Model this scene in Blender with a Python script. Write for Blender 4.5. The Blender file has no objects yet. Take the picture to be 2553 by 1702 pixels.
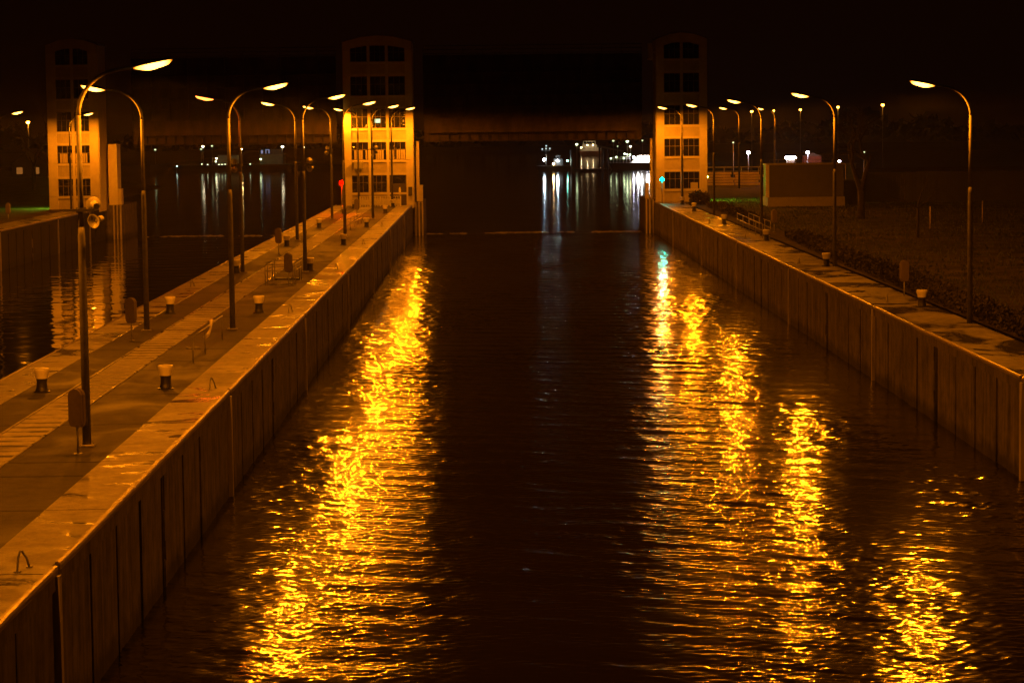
import bpy, math, random
import numpy as np
from mathutils import Vector, Matrix

random.seed(7)
RNG = np.random.default_rng(11)
SC = bpy.context.scene
COL = SC.collection
R = math.radians

# ------------------------------------------------------------------ camera, sky, exposure
HC = 8.14                      # eye height above the quay; quay top is z = 0, water is at ZW
ZW = -3.27
yaw, pitch, roll = 7.13926651e-03, 8.75263608e-02, -1.13110548e-02
fwd = Vector((math.sin(yaw) * math.cos(pitch), math.cos(yaw) * math.cos(pitch), -math.sin(pitch)))
rgt = Vector((math.cos(yaw), -math.sin(yaw), 0))
up = rgt.cross(fwd)
r2 = rgt * math.cos(roll) + up * math.sin(roll)
u2 = up * math.cos(roll) - rgt * math.sin(roll)
cam_d = bpy.data.cameras.new('camera')
cam_d.sensor_width = 36
cam_d.lens = 87.245
cam_d.clip_start = 0.5
cam_d.clip_end = 6000
cam = bpy.data.objects.new('camera', cam_d)
COL.objects.link(cam)
cam.matrix_world = Matrix(((r2.x, u2.x, -fwd.x, 0), (r2.y, u2.y, -fwd.y, 0), (r2.z, u2.z, -fwd.z, HC), (0, 0, 0, 1)))
SC.camera = cam

world = bpy.data.worlds.new('World')
SC.world = world
world.use_nodes = True
wn = world.node_tree
wn.nodes.clear()
w_out = wn.nodes.new('ShaderNodeOutputWorld')
w_sky = wn.nodes.new('ShaderNodeTexSky')
w_sky.sky_type = 'NISHITA'
w_sky.sun_disc = False
w_sky.sun_elevation = R(-9)
w_sky.sun_rotation = R(200)
w_b1 = wn.nodes.new('ShaderNodeBackground')
w_b1.inputs['Strength'].default_value = 0.002
w_b2 = wn.nodes.new('ShaderNodeBackground')          # sodium sky glow over the town
w_b2.inputs['Color'].default_value = (1.0, 0.21, 0.02, 1)
w_b2.inputs['Strength'].default_value = 0.0036
w_add = wn.nodes.new('ShaderNodeAddShader')
wn.links.new(w_sky.outputs[0], w_b1.inputs['Color'])
wn.links.new(w_b1.outputs[0], w_add.inputs[0])
wn.links.new(w_b2.outputs[0], w_add.inputs[1])
wn.links.new(w_add.outputs[0], w_out.inputs['Surface'])

SC.view_settings.view_transform = 'Standard'
SC.view_settings.look = 'None'
SC.view_settings.exposure = 0.0
SC.view_settings.gamma = 1.0
SC.render.engine = 'CYCLES'
cy = SC.cycles
cy.max_bounces = 5
cy.diffuse_bounces = 3
cy.glossy_bounces = 3
cy.transmission_bounces = 2
cy.sample_clamp_indirect = 4.0
cy.sample_clamp_direct = 0.0
cy.use_light_tree = True
cy.caustics_reflective = False
cy.caustics_refractive = False
cy.use_denoising = True
try:
    cy.denoiser = 'OPENIMAGEDENOISE'
    cy.denoising_prefilter = 'ACCURATE'
except Exception:
    pass

SODIUM = (1.0, 0.235, 0.003)
HAZE = 0.00014
LENS_E = 13.0                 # radiance of the glass bowl seen from the side
LAMP_W = 62.0               # lamp power thrown down and along the quay by the reflector

# ------------------------------------------------------------------ materials
def new_mat(name):
    m = bpy.data.materials.new(name)
    m.use_nodes = True
    return m, m.node_tree, m.node_tree.nodes['Principled BSDF']

def surf(name, col, rough=0.6, var=0.25, scale=3.0, bump=0.0, bscale=30.0, stretch=(1, 1, 1), metal=0.0, spec=0.5, rvar=0.0):
    m, nt, b = new_mat(name)
    N, L = nt.nodes.new, nt.links.new
    tc = N('ShaderNodeTexCoord')
    mp = N('ShaderNodeMapping')
    mp.inputs['Scale'].default_value = stretch
    L(tc.outputs['Object'], mp.inputs[0])
    nz = N('ShaderNodeTexNoise')
    nz.inputs['Scale'].default_value = scale
    nz.inputs['Detail'].default_value = 6
    nz.inputs['Roughness'].default_value = 0.65
    L(mp.outputs[0], nz.inputs['Vector'])
    cr = N('ShaderNodeValToRGB')
    cr.color_ramp.elements[0].position = 0.3
    cr.color_ramp.elements[1].position = 0.7
    cr.color_ramp.elements[0].color = tuple(c * (1 - var) for c in col) + (1,)
    cr.color_ramp.elements[1].color = tuple(min(1, c * (1 + var)) for c in col) + (1,)
    L(nz.outputs[0], cr.inputs[0])
    L(cr.outputs[0], b.inputs['Base Color'])
    b.inputs['Roughness'].default_value = rough
    b.inputs['Metallic'].default_value = metal
    b.inputs['Specular IOR Level'].default_value = spec
    if rvar:
        mr = N('ShaderNodeMapRange')
        mr.inputs['From Min'].default_value = 0.35
        mr.inputs['From Max'].default_value = 0.65
        mr.inputs['To Min'].default_value = max(0.05, rough - rvar)
        mr.inputs['To Max'].default_value = min(1, rough + rvar)
        L(nz.outputs[0], mr.inputs[0])
        L(mr.outputs[0], b.inputs['Roughness'])
    if bump:
        n2 = N('ShaderNodeTexNoise')
        n2.inputs['Scale'].default_value = bscale
        n2.inputs['Detail'].default_value = 4
        L(mp.outputs[0], n2.inputs['Vector'])
        bp = N('ShaderNodeBump')
        bp.inputs['Strength'].default_value = bump
        bp.inputs['Distance'].default_value = 0.02
        L(n2.outputs[0], bp.inputs['Height'])
        L(bp.outputs[0], b.inputs['Normal'])
    return m

def glow(name, col, strength):
    m = bpy.data.materials.new(name)
    m.use_nodes = True
    nt = m.node_tree
    nt.nodes.clear()
    e = nt.nodes.new('ShaderNodeEmission')
    e.inputs['Color'].default_value = tuple(col) + (1,)
    e.inputs['Strength'].default_value = strength
    o = nt.nodes.new('ShaderNodeOutputMaterial')
    nt.links.new(e.outputs[0], o.inputs['Surface'])
    return m

def wet_paving(name, dry, wet, sc_a, stretch, thr=0.5, soft=0.12, rough_dry=0.62, rough_wet=0.3, slabs=0.0):
    """paving with darker damp patches of their own outline, finer grain on top"""
    m, nt, b = new_mat(name)
    N, L = nt.nodes.new, nt.links.new
    tc = N('ShaderNodeTexCoord')
    mp = N('ShaderNodeMapping')
    mp.inputs['Scale'].default_value = stretch
    L(tc.outputs['Object'], mp.inputs[0])
    n1 = N('ShaderNodeTexNoise')
    n1.inputs['Scale'].default_value = sc_a
    n1.inputs['Detail'].default_value = 7
    n1.inputs['Roughness'].default_value = 0.62
    n1.inputs['Distortion'].default_value = 1.1
    L(mp.outputs[0], n1.inputs['Vector'])
    mr = N('ShaderNodeMapRange')
    mr.interpolation_type = 'SMOOTHSTEP'
    mr.inputs['From Min'].default_value = thr - soft
    mr.inputs['From Max'].default_value = thr + soft
    if slabs:                       # every slab has sagged a little and stays damp across its middle
        sp = N('ShaderNodeSeparateXYZ')
        L(tc.outputs['Object'], sp.inputs[0])
        ph = N('ShaderNodeMath'); ph.operation = 'MULTIPLY_ADD'
        ph.inputs[1].default_value = 2 * math.pi; ph.inputs[2].default_value = math.pi
        L(sp.outputs[1], ph.inputs[0])
        co = N('ShaderNodeMath'); co.operation = 'COSINE'
        L(ph.outputs[0], co.inputs[0])
        am = N('ShaderNodeMath'); am.operation = 'MULTIPLY_ADD'
        am.inputs[1].default_value = slabs
        L(co.outputs[0], am.inputs[0])
        L(n1.outputs[0], am.inputs[2])
        L(am.outputs[0], mr.inputs[0])
    else:
        L(n1.outputs[0], mr.inputs[0])
    n2 = N('ShaderNodeTexNoise')
    n2.inputs['Scale'].default_value = 2.2
    n2.inputs['Detail'].default_value = 10
    n2.inputs['Roughness'].default_value = 0.85
    L(tc.outputs['Object'], n2.inputs['Vector'])
    mx = N('ShaderNodeMix')
    mx.data_type = 'RGBA'
    mx.inputs[6].default_value = tuple(dry) + (1,)
    mx.inputs[7].default_value = tuple(wet) + (1,)
    L(mr.outputs[0], mx.inputs[0])
    g = N('ShaderNodeMapRange')
    g.inputs['From Min'].default_value = 0.3
    g.inputs['From Max'].default_value = 0.7
    g.inputs['To Min'].default_value = 0.45
    g.inputs['To Max'].default_value = 1.5
    L(n2.outputs[0], g.inputs[0])
    mu = N('ShaderNodeMix')
    mu.data_type = 'RGBA'
    mu.blend_type = 'MULTIPLY'
    mu.inputs[0].default_value = 1.0
    L(mx.outputs[2], mu.inputs[6])
    L(g.outputs[0], mu.inputs[7])
    L(mu.outputs[2], b.inputs['Base Color'])
    rr = N('ShaderNodeMapRange')
    rr.inputs['To Min'].default_value = rough_dry
    rr.inputs['To Max'].default_value = rough_wet
    b.inputs['Specular IOR Level'].default_value = 0.3
    L(mr.outputs[0], rr.inputs[0])
    L(rr.outputs[0], b.inputs['Roughness'])
    n3 = N('ShaderNodeTexNoise')
    n3.inputs['Scale'].default_value = 22
    n3.inputs['Detail'].default_value = 5
    L(tc.outputs['Object'], n3.inputs['Vector'])
    bp = N('ShaderNodeBump')
    bs = N('ShaderNodeMapRange')
    bs.inputs['To Min'].default_value = 0.9
    bs.inputs['To Max'].default_value = 0.12
    L(mr.outputs[0], bs.inputs[0])
    L(bs.outputs[0], bp.inputs['Strength'])
    bp.inputs['Distance'].default_value = 0.02
    L(n3.outputs[0], bp.inputs['Height'])
    L(bp.outputs[0], b.inputs['Normal'])
    return m

def wall_mat(name, col):
    """old lock concrete: vertical run-off streaks, a dark algae band near the water"""
    m, nt, b = new_mat(name)
    N, L = nt.nodes.new, nt.links.new
    tc = N('ShaderNodeTexCoord')
    mp = N('ShaderNodeMapping')
    mp.inputs['Scale'].default_value = (1.6, 1.6, 0.09)
    L(tc.outputs['Object'], mp.inputs[0])
    n1 = N('ShaderNodeTexNoise')
    n1.inputs['Scale'].default_value = 2.2
    n1.inputs['Detail'].default_value = 8
    n1.inputs['Roughness'].default_value = 0.7
    L(mp.outputs[0], n1.inputs['Vector'])
    n2 = N('ShaderNodeTexNoise')
    n2.inputs['Scale'].default_value = 1.1
    n2.inputs['Detail'].default_value = 9
    n2.inputs['Roughness'].default_value = 0.75
    L(tc.outputs['Object'], n2.inputs['Vector'])
    ad = N('ShaderNodeMath')
    ad.operation = 'ADD'
    L(n1.outputs[0], ad.inputs[0])
    L(n2.outputs[0], ad.inputs[1])
    cr = N('ShaderNodeValToRGB')
    cr.color_ramp.elements[0].position = 0.36
    cr.color_ramp.elements[0].color = tuple(c * 0.15 for c in col) + (1,)
    cr.color_ramp.elements[1].position = 0.62
    cr.color_ramp.elements[1].color = tuple(c * 1.9 for c in col) + (1,)
    hf = N('ShaderNodeMath')
    hf.operation = 'MULTIPLY'
    hf.inputs[1].default_value = 0.5
    L(ad.outputs[0], hf.inputs[0])
    L(hf.outputs[0], cr.inputs[0])
    sp = N('ShaderNodeSeparateXYZ')
    L(tc.outputs['Object'], sp.inputs[0])
    wob = N('ShaderNodeMath')
    wob.operation = 'MULTIPLY_ADD'
    wob.inputs[1].default_value = 1.0
    L(n2.outputs[0], wob.inputs[0])
    L(sp.outputs[2], wob.inputs[2])
    mr = N('ShaderNodeMapRange')
    mr.inputs['From Min'].default_value = ZW + 0.75
    mr.inputs['From Max'].default_value = ZW + 1.15
    mr.inputs['To Min'].default_value = 0.4
    mr.inputs['To Max'].default_value = 1.0
    L(wob.outputs[0], mr.inputs[0])
    mu = N('ShaderNodeMix')
    mu.data_type = 'RGBA'
    mu.blend_type = 'MULTIPLY'
    mu.inputs[0].default_value = 1.0
    L(cr.outputs[0], mu.inputs[6])
    L(mr.outputs[0], mu.inputs[7])
    L(mu.outputs[2], b.inputs['Base Color'])
    b.inputs['Roughness'].default_value = 0.8
    b.inputs['Specular IOR Level'].default_value = 0.2
    bp = N('ShaderNodeBump')
    bp.inputs['Strength'].default_value = 0.6
    bp.inputs['Distance'].default_value = 0.02
    L(n2.outputs[0], bp.inputs['Height'])
    L(bp.outputs[0], b.inputs['Normal'])
    return m

def water_mat(name, rough, body, bump=None):
    m, nt, b = new_mat(name)
    N, L = nt.nodes.new, nt.links.new
    b.inputs['Base Color'].default_value = tuple(body) + (1,)
    b.inputs['Roughness'].default_value = rough
    b.inputs['IOR'].default_value = 1.333
    if bump:
        st, dist, scs = bump
        tc = N('ShaderNodeTexCoord')
        mp = N('ShaderNodeMapping')
        mp.inputs['Scale'].default_value = scs
        L(tc.outputs['Object'], mp.inputs[0])
        n = N('ShaderNodeTexNoise')
        n.inputs['Scale'].default_value = 1.0
        n.inputs['Detail'].default_value = 3
        L(mp.outputs[0], n.inputs['Vector'])
        bp = N('ShaderNodeBump')
        bp.inputs['Strength'].default_value = st
        bp.inputs['Distance'].default_value = dist
        L(n.outputs[0], bp.inputs['Height'])
        L(bp.outputs[0], b.inputs['Normal'])
    return m

M = {}
M['asphalt'] = wet_paving('asphalt', (0.088, 0.082, 0.072), (0.03, 0.028, 0.025), 0.7, (0.6, 0.35, 1), soft=0.16, rough_dry=0.9, rough_wet=0.6)
M['coping'] = wet_paving('coping', (0.42, 0.39, 0.33), (0.075, 0.07, 0.06), 0.6, (0.55, 0.85, 1), thr=0.535, soft=0.10, rough_dry=0.8, rough_wet=0.2)
M['slab'] = wet_paving('slab', (0.42, 0.39, 0.33), (0.07, 0.065, 0.055), 0.3, (0.8, 0.5, 1), thr=0.57, soft=0.06, rough_dry=0.8, rough_wet=0.65, slabs=0.13)
M['quay'] = wet_paving('quay', (0.30, 0.28, 0.24), (0.05, 0.046, 0.042), 0.6, (0.6, 0.5, 1), thr=0.49, soft=0.11, rough_dry=0.8, rough_wet=0.22)
M['wall'] = wall_mat('lock_concrete', (0.092, 0.08, 0.064))
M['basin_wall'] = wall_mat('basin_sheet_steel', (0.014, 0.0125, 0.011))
M['wall_back'] = surf('joint_dark', (0.03, 0.028, 0.025), 0.9)
M['steel_edge'] = surf('worn_steel', (0.26, 0.22, 0.17), 0.45, 0.4, 5, 0.4, 20, metal=0.5, rvar=0.15)
M['post_steel'] = surf('post_steel', (0.40, 0.36, 0.30), 0.45, 0.4, 3, 0.3, 14, stretch=(1, 1, 0.2), metal=0.1)
M['galv'] = surf('galvanised_steel', (0.30, 0.29, 0.27), 0.5, 0.2, 4, metal=0.3, rvar=0.1)
M['pole'] = surf('lamp_pole_paint', (0.105, 0.1, 0.088), 0.62, 0.35, 5, 0.15, 30, rvar=0.1, spec=0.25)
M['dark_steel'] = surf('dark_steel', (0.035, 0.034, 0.032), 0.5, 0.3, 6)
M['black'] = surf('black_paint', (0.014, 0.013, 0.012), 0.45, 0.4, 9, 0.3, 30)
M['white_cap'] = surf('cream_paint', (0.74, 0.70, 0.58), 0.4, 0.14, 8, 0.2, 25)
M['horn'] = surf('horn_grey', (0.34, 0.33, 0.29), 0.4, 0.1, 6)
M['case'] = surf('lifebuoy_case', (0.16, 0.13, 0.10), 0.5, 0.2, 5)
M['tower'] = surf('tower_render', (0.52, 0.47, 0.37), 0.75, 0.14, 1.2, 0.25, 12, stretch=(1, 1, 0.35))
M['tower_frame'] = surf('tower_frame', (0.60, 0.545, 0.44), 0.65, 0.10, 2, 0.2, 14)
M['cladding'] = surf('cladding', (0.48, 0.43, 0.33), 0.6, 0.15, 2)
M['cladding_gap'] = surf('cladding_gap', (0.14, 0.12, 0.09), 0.8)
M['tower_roof'] = surf('roof_sheet', (0.16, 0.15, 0.14), 0.6, 0.2, 2)
M['sash'] = surf('window_frame', (0.20, 0.17, 0.13), 0.5, 0.2, 5)
gm, gnt, gb = new_mat('window_glass')
gb.inputs['Base Color'].default_value = (0.012, 0.012, 0.012, 1)
gb.inputs['Roughness'].default_value = 0.04
gb.inputs['Specular IOR Level'].default_value = 0.6
_tc = gnt.nodes.new('ShaderNodeTexCoord'); _n = gnt.nodes.new('ShaderNodeTexNoise'); _n.inputs['Scale'].default_value = 1.3
_bp = gnt.nodes.new('ShaderNodeBump'); _bp.inputs['Strength'].default_value = 0.6; _bp.inputs['Distance'].default_value = 0.05
gnt.links.new(_tc.outputs['Object'], _n.inputs['Vector']); gnt.links.new(_n.outputs[0], _bp.inputs['Height']); gnt.links.new(_bp.outputs[0], gb.inputs['Normal'])
M['glass'] = gm
M['blind'] = surf('window_blind', (0.46, 0.40, 0.30), 0.8, 0.2, 6, stretch=(6, 1, 0.3))
M['door'] = surf('door_paint', (0.06, 0.05, 0.045), 0.5, 0.2, 4)
M['gate_skin'] = surf('gate_skin', (0.07, 0.05, 0.032), 0.75, 0.5, 1.0, 0.3, 8, stretch=(1, 1, 0.4), spec=0.2)
M['gate'] = surf('gate_steel', (0.012, 0.0095, 0.007), 0.75, 0.5, 1.3, 0.3, 9, stretch=(1, 1, 0.4), rvar=0.15)
M['fence_white'] = surf('white_fence', (0.82, 0.78, 0.66), 0.5, 0.15, 6)
M['lawn'] = surf('lawn', (0.055, 0.045, 0.018), 0.95, 0.8, 0.35, 0.8, 5, spec=0.1)
M['grass'] = surf('grass_blades', (0.075, 0.085, 0.028), 0.8, 0.5, 0.6, spec=0.2)
M['hedge'] = surf('hedge_leaves', (0.055, 0.048, 0.022), 0.8, 0.6, 2.0, spec=0.2)
M['bark'] = surf('bark', (0.055, 0.044, 0.032), 0.9, 0.4, 6, 0.6, 18, stretch=(1, 1, 0.3))
M['hut'] = surf('cabin_panel', (0.085, 0.077, 0.066), 0.6, 0.12, 1.2, 0.15, 8)
M['hut_trim'] = surf('cabin_trim', (0.27, 0.24, 0.2), 0.55, 0.15, 3)
M['timber'] = surf('rough_timber', (0.55, 0.43, 0.28), 0.8, 0.45, 2.2, 0.4, 9, stretch=(0.3, 2, 2))
M['far_land'] = surf('far_land', (0.02, 0.018, 0.012), 0.95, 0.5, 0.05)
M['far_wall'] = surf('far_wall', (0.30, 0.28, 0.20), 0.8, 0.2, 0.8)
M['hull'] = surf('ship_hull', (0.02, 0.018, 0.016), 0.6, 0.4, 0.6)
M['ship_white'] = surf('ship_white', (0.68, 0.65, 0.58), 0.5, 0.12, 1.5)
M['brick'] = surf('far_brick', (0.28, 0.10, 0.06), 0.8, 0.3, 2)
M['rope'] = surf('rope', (0.75, 0.68, 0.52), 0.8, 0.2, 20)
def lens_glow(name, hot, cool, e_hot, e_cool):
    m = bpy.data.materials.new(name)
    m.use_nodes = True
    nt = m.node_tree
    nt.nodes.clear()
    tc = nt.nodes.new('ShaderNodeTexCoord')
    sp = nt.nodes.new('ShaderNodeSeparateXYZ')
    cr = nt.nodes.new('ShaderNodeValToRGB')
    e_ = cr.color_ramp.elements
    e_[0].position, e_[0].color = 0.02, (0, 0, 0, 1)
    e_[1].position, e_[1].color = 0.98, (0, 0, 0, 1)
    for p_ in (0.34, 0.78):
        q_ = cr.color_ramp.elements.new(p_)
        q_.color = (1, 1, 1, 1)
    em = nt.nodes.new('ShaderNodeEmission')
    mx = nt.nodes.new('ShaderNodeMix')
    mx.data_type = 'RGBA'
    mx.inputs[6].default_value = tuple(c * e_cool for c in cool) + (1,)
    mx.inputs[7].default_value = tuple(c * e_hot for c in hot) + (1,)
    o = nt.nodes.new('ShaderNodeOutputMaterial')
    nt.links.new(tc.outputs['Generated'], sp.inputs[0])
    nt.links.new(sp.outputs[0], cr.inputs[0])
    nt.links.new(cr.outputs[0], mx.inputs[0])
    nt.links.new(mx.outputs[2], em.inputs['Color'])
    em.inputs['Strength'].default_value = 1.0
    nt.links.new(em.outputs[0], o.inputs['Surface'])
    return m
M['lamp_on'] = lens_glow('sodium_lens', (1.0, 0.44, 0.055), (1.0, 0.25, 0.003), LENS_E, 1.1)
M['lamp_warming'] = glow('sodium_lens_warming_up', (1.0, 0.22, 0.03), LENS_E * 0.5)
M['lamp_far'] = glow('far_sodium', (1.0, 0.36, 0.03), 26)
M['lamp_far_big'] = glow('far_sodium_big', (1.0, 0.33, 0.02), 120)
M['lamp_white'] = glow('white_lamp', (0.85, 0.80, 1.0), 70)
M['lamp_green_white'] = glow('mercury_lamp', (0.8, 1.0, 0.52), 10)
M['lamp_dim'] = glow('dim_lamp', (0.8, 0.9, 0.45), 1.6)
M['lamp_blue'] = glow('blue_white_lamp', (0.70, 0.88, 1.0), 150)
M['lamp_pink'] = glow('pink_white_lamp', (1.0, 0.82, 0.48), 9)
M['lamp_warm'] = glow('warm_lamp', (1.0, 0.62, 0.22), 200)
M['lamp_cold_wall'] = glow('flood_lamp', (1.0, 0.93, 0.92), 70)
M['red_on'] = glow('red_signal', (1.0, 0.00001, 0.0), 900)
M['green_on'] = glow('green_signal', (0.0002, 1.0, 0.62), 150)
M['wall_lamp'] = glow('wall_lamp', (0.42, 1.0, 0.06), 1500)
M['room'] = glow('lit_screen', (0.72, 1.0, 0.55), 1.3)

# ------------------------------------------------------------------ mesh building
class MB:
    def __init__(s):
        s.v, s.f, s.sm = [], [], []

    def add(s, vs, fs, smooth=False):
        b = len(s.v)
        s.v.extend([tuple(q) for q in vs])
        s.f.extend([tuple(b + i for i in q) for q in fs])
        s.sm.extend([smooth] * len(fs))
        return s

    def box(s, x0, x1, y0, y1, z0, z1):
        x0, x1 = min(x0, x1), max(x0, x1)
        vs = [(x0, y0, z0), (x1, y0, z0), (x1, y1, z0), (x0, y1, z0), (x0, y0, z1), (x1, y0, z1), (x1, y1, z1), (x0, y1, z1)]
        return s.add(vs, [(0, 3, 2, 1), (4, 5, 6, 7), (0, 1, 5, 4), (1, 2, 6, 5), (2, 3, 7, 6), (3, 0, 4, 7)])

    def cbox(s, x0, x1, y0, y1, z0, z1, c=0.02):
        """box with chamfered top edges"""
        vs = [(x0, y0, z0), (x1, y0, z0), (x1, y1, z0), (x0, y1, z0), (x0, y0, z1 - c), (x1, y0, z1 - c), (x1, y1, z1 - c), (x0, y1, z1 - c),
              (x0 + c, y0 + c, z1), (x1 - c, y0 + c, z1), (x1 - c, y1 - c, z1), (x0 + c, y1 - c, z1)]
        return s.add(vs, [(0, 3, 2, 1), (8, 9, 10, 11), (0, 1, 5, 4), (1, 2, 6, 5), (2, 3, 7, 6), (3, 0, 4, 7),
                          (4, 5, 9, 8), (5, 6, 10, 9), (6, 7, 11, 10), (7, 4, 8, 11)])

    def prism_y(s, poly, y0, y1):
        """polygon in (x, z), counter-clockwise seen from -y, extruded along y"""
        n = len(poly)
        vs = [(x, y0, z) for x, z in poly] + [(x, y1, z) for x, z in poly]
        fs = [tuple(range(n)), tuple(range(2 * n - 1, n - 1, -1))]
        fs += [((i + 1) % n, i, i + n, (i + 1) % n + n) for i in range(n)]
        return s.add(vs, fs)

    def prism_x(s, poly, x0, x1):
        n = len(poly)
        vs = [(x0, y, z) for y, z in poly] + [(x1, y, z) for y, z in poly]
        fs = [tuple(range(n - 1, -1, -1)), tuple(range(n, 2 * n))]
        fs += [(i, (i + 1) % n, (i + 1) % n + n, i + n) for i in range(n)]
        return s.add(vs, fs)

    def tube(s, pts, rad, n=10, cap=True):
        pts = [Vector(q) for q in pts]
        if not hasattr(rad, '__len__'):
            rad = [rad] * len(pts)
        vs, fs = [], []
        prev = None
        for i, q in enumerate(pts):
            d = (pts[min(i + 1, len(pts) - 1)] - pts[max(i - 1, 0)]).normalized()
            if prev is None:
                a = d.orthogonal().normalized()
            else:
                a = (prev - d * prev.dot(d)).normalized()
            prev = a
            b = d.cross(a)
            for k in range(n):
                t = 2 * math.pi * k / n
                vs.append(q + (a * math.cos(t) + b * math.sin(t)) * rad[i])
        for i in range(len(pts) - 1):
            for k in range(n):
                k2 = (k + 1) % n
                fs.append((i * n + k, i * n + k2, (i + 1) * n + k2, (i + 1) * n + k))
        s.add(vs, fs, True)
        if cap:
            b0 = len(s.v) - len(vs)
            e0 = b0 + (len(pts) - 1) * n
            s.f.append(tuple(range(b0 + n - 1, b0 - 1, -1)))
            s.f.append(tuple(range(e0, e0 + n)))
            s.sm += [False, False]
        return s

    def lathe(s, prof, n=16, c=(0, 0, 0), axis='z'):
        """profile of (radius, height) revolved; sharp corners kept by repeating a ring"""
        for (ra, za), (rb, zb) in zip(prof[:-1], prof[1:]):
            vs, fs = [], []
            for r_, z_ in ((ra, za), (rb, zb)):
                for k in range(n):
                    t = 2 * math.pi * k / n
                    q = (r_ * math.cos(t), r_ * math.sin(t), z_)
                    if axis == 'y':
                        q = (q[0], q[2], -q[1])
                    elif axis == 'x':
                        q = (q[2], q[0], q[1])
                    vs.append((q[0] + c[0], q[1] + c[1], q[2] + c[2]))
            for k in range(n):
                k2 = (k + 1) % n
                fs.append((k, k2, n + k2, n + k))
            s.add(vs, fs, True)
        return s

    def ball(s, c, r, nu=10, nv=6, sz=1.0):
        prof = [(max(1e-4, r * math.sin(math.pi * i / nv)), -r * sz * math.cos(math.pi * i / nv)) for i in range(nv + 1)]
        return s.lathe(prof, nu, c)

    def build(s, name, m, parent=None, loc=None):
        me = bpy.data.meshes.new(name)
        me.from_pydata(s.v, [], s.f)
        me.polygons.foreach_set('use_smooth', s.sm)
        me.materials.append(m)
        me.update()
        o = bpy.data.objects.new(name, me)
        COL.objects.link(o)
        if parent:
            o.parent = parent
        if loc:
            o.location = loc
        return o

def tag(o, label, cat, group=None, kind=None):
    o['label'] = label
    o['category'] = cat
    if group:
        o['group'] = group
    if kind:
        o['kind'] = kind
    return o

def thing(name, label, cat, loc=(0, 0, 0), rz=0.0, group=None):
    o = bpy.data.objects.new(name, None)
    o.empty_display_size = 0.2
    COL.objects.link(o)
    o.location = loc
    o.rotation_euler = (0, 0, rz)
    return tag(o, label, cat, group)

def struct(o, label=None):
    o['kind'] = 'structure'
    if label:
        o['label'] = label
    return o

def dup(root, loc, rz=0.0, label=None, group=None):
    r = root.copy()
    COL.objects.link(r)
    r.location = loc
    r.rotation_euler = (0, 0, rz)
    if label:
        r['label'] = label
    if group:
        r['group'] = group
    for ch in list(root.children):
        c = ch.copy()
        COL.objects.link(c)
        c.parent = r
        for g in list(ch.children):
            d = g.copy()
            COL.objects.link(d)
            d.parent = c
    return r

# ------------------------------------------------------------------ water
XL, XR = -8.25, 16.65          # faces of the wide chamber
XP = -16.1                     # basin side of the middle pier
XB = -39.9                     # far wall of the other basin
YG = 259.5                     # gate line

def wave_sheet(name, x0, x1, y_edges, comps, m, mod=None, dx=0.17):
    """sheet of real waves; y_edges = [(y, step), ...] row spacing grows with distance, comps = (kx, ky, amp, phase)"""
    ys = []
    y = y_edges[0][0]
    while y < y_edges[-1][0]:
        ys.append(y)
        st = y_edges[0][1]
        for a, b in zip(y_edges[:-1], y_edges[1:]):
            if a[0] <= y <= b[0]:
                t = (y - a[0]) / (b[0] - a[0])
                st = a[1] + (b[1] - a[1]) * t
        y += st
    ys.append(y_edges[-1][0])
    ys = np.array(ys)
    nx = int((x1 - x0) / dx)
    xs = np.linspace(x0, x1, nx)
    X, Y = np.meshgrid(xs, ys)
    Z = np.zeros_like(X)
    for kx, ky, a, ph in comps:
        Z += a * np.sin(kx * X + ky * Y + ph)
    if mod is not None:
        Z *= mod(X, Y)
    n, k = X.shape
    co = np.stack([X, Y, Z + ZW], -1).reshape(-1, 3).astype(np.float32)
    i = np.arange(n * k).reshape(n, k)
    q = np.stack([i[:-1, :-1], i[:-1, 1:], i[1:, 1:], i[1:, :-1]], -1).reshape(-1, 4).astype(np.int32)
    me = bpy.data.meshes.new(name)
    me.vertices.add(len(co))
    me.vertices.foreach_set('co', co.ravel())
    me.loops.add(q.size)
    me.loops.foreach_set('vertex_index', q.ravel())
    me.polygons.add(len(q))
    me.polygons.foreach_set('loop_start', np.arange(0, q.size, 4, dtype=np.int32))
    me.polygons.foreach_set('use_smooth', np.ones(len(q), dtype=bool))
    me.update(calc_edges=True)
    me.materials.append(m)
    o = bpy.data.objects.new(name, me)
    COL.objects.link(o)
    return struct(o)

def spectrum(n, lmin, lmax, slope, spread, main, power=0.0):
    out = []
    lam = np.exp(RNG.uniform(math.log(lmin), math.log(lmax), n))
    w = lam ** power
    w = w / math.sqrt((w ** 2).sum()) * slope * math.sqrt(2)
    for l, s_ in zip(lam, w):
        th = main + RNG.normal(0, spread)
        k = 2 * math.pi / l
        out.append((k * math.sin(th), k * math.cos(th), s_ / k, RNG.uniform(0, 6.28)))
    return out

def patchy(X, Y):
    g = np.zeros_like(X)
    rs = np.random.default_rng(5)
    for _ in range(9):
        l = rs.uniform(5, 16)
        th = rs.uniform(0, 6.28)
        g += np.sin(2 * math.pi / l * (X * math.cos(th) * 1.3 + Y * math.sin(th) * 0.55) + rs.uniform(0, 6.28))
    return np.clip(1.04 + 0.13 * g, 0.6, 1.6)

WAVES = spectrum(78, 0.17, 0.52, 0.074, 0.7, R(6)) + spectrum(20, 0.55, 3.0, 0.038, 1.1, R(-15))
wave_sheet('chamber_water', XL - 0.05, XR + 0.05, [(26, 0.2), (44, 0.055), (72, 0.055), (120, 0.1), (258, 0.2)], WAVES,
           water_mat('chamber_water', 0.12, (0.016, 0.011, 0.006)), patchy, 0.07)
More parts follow.
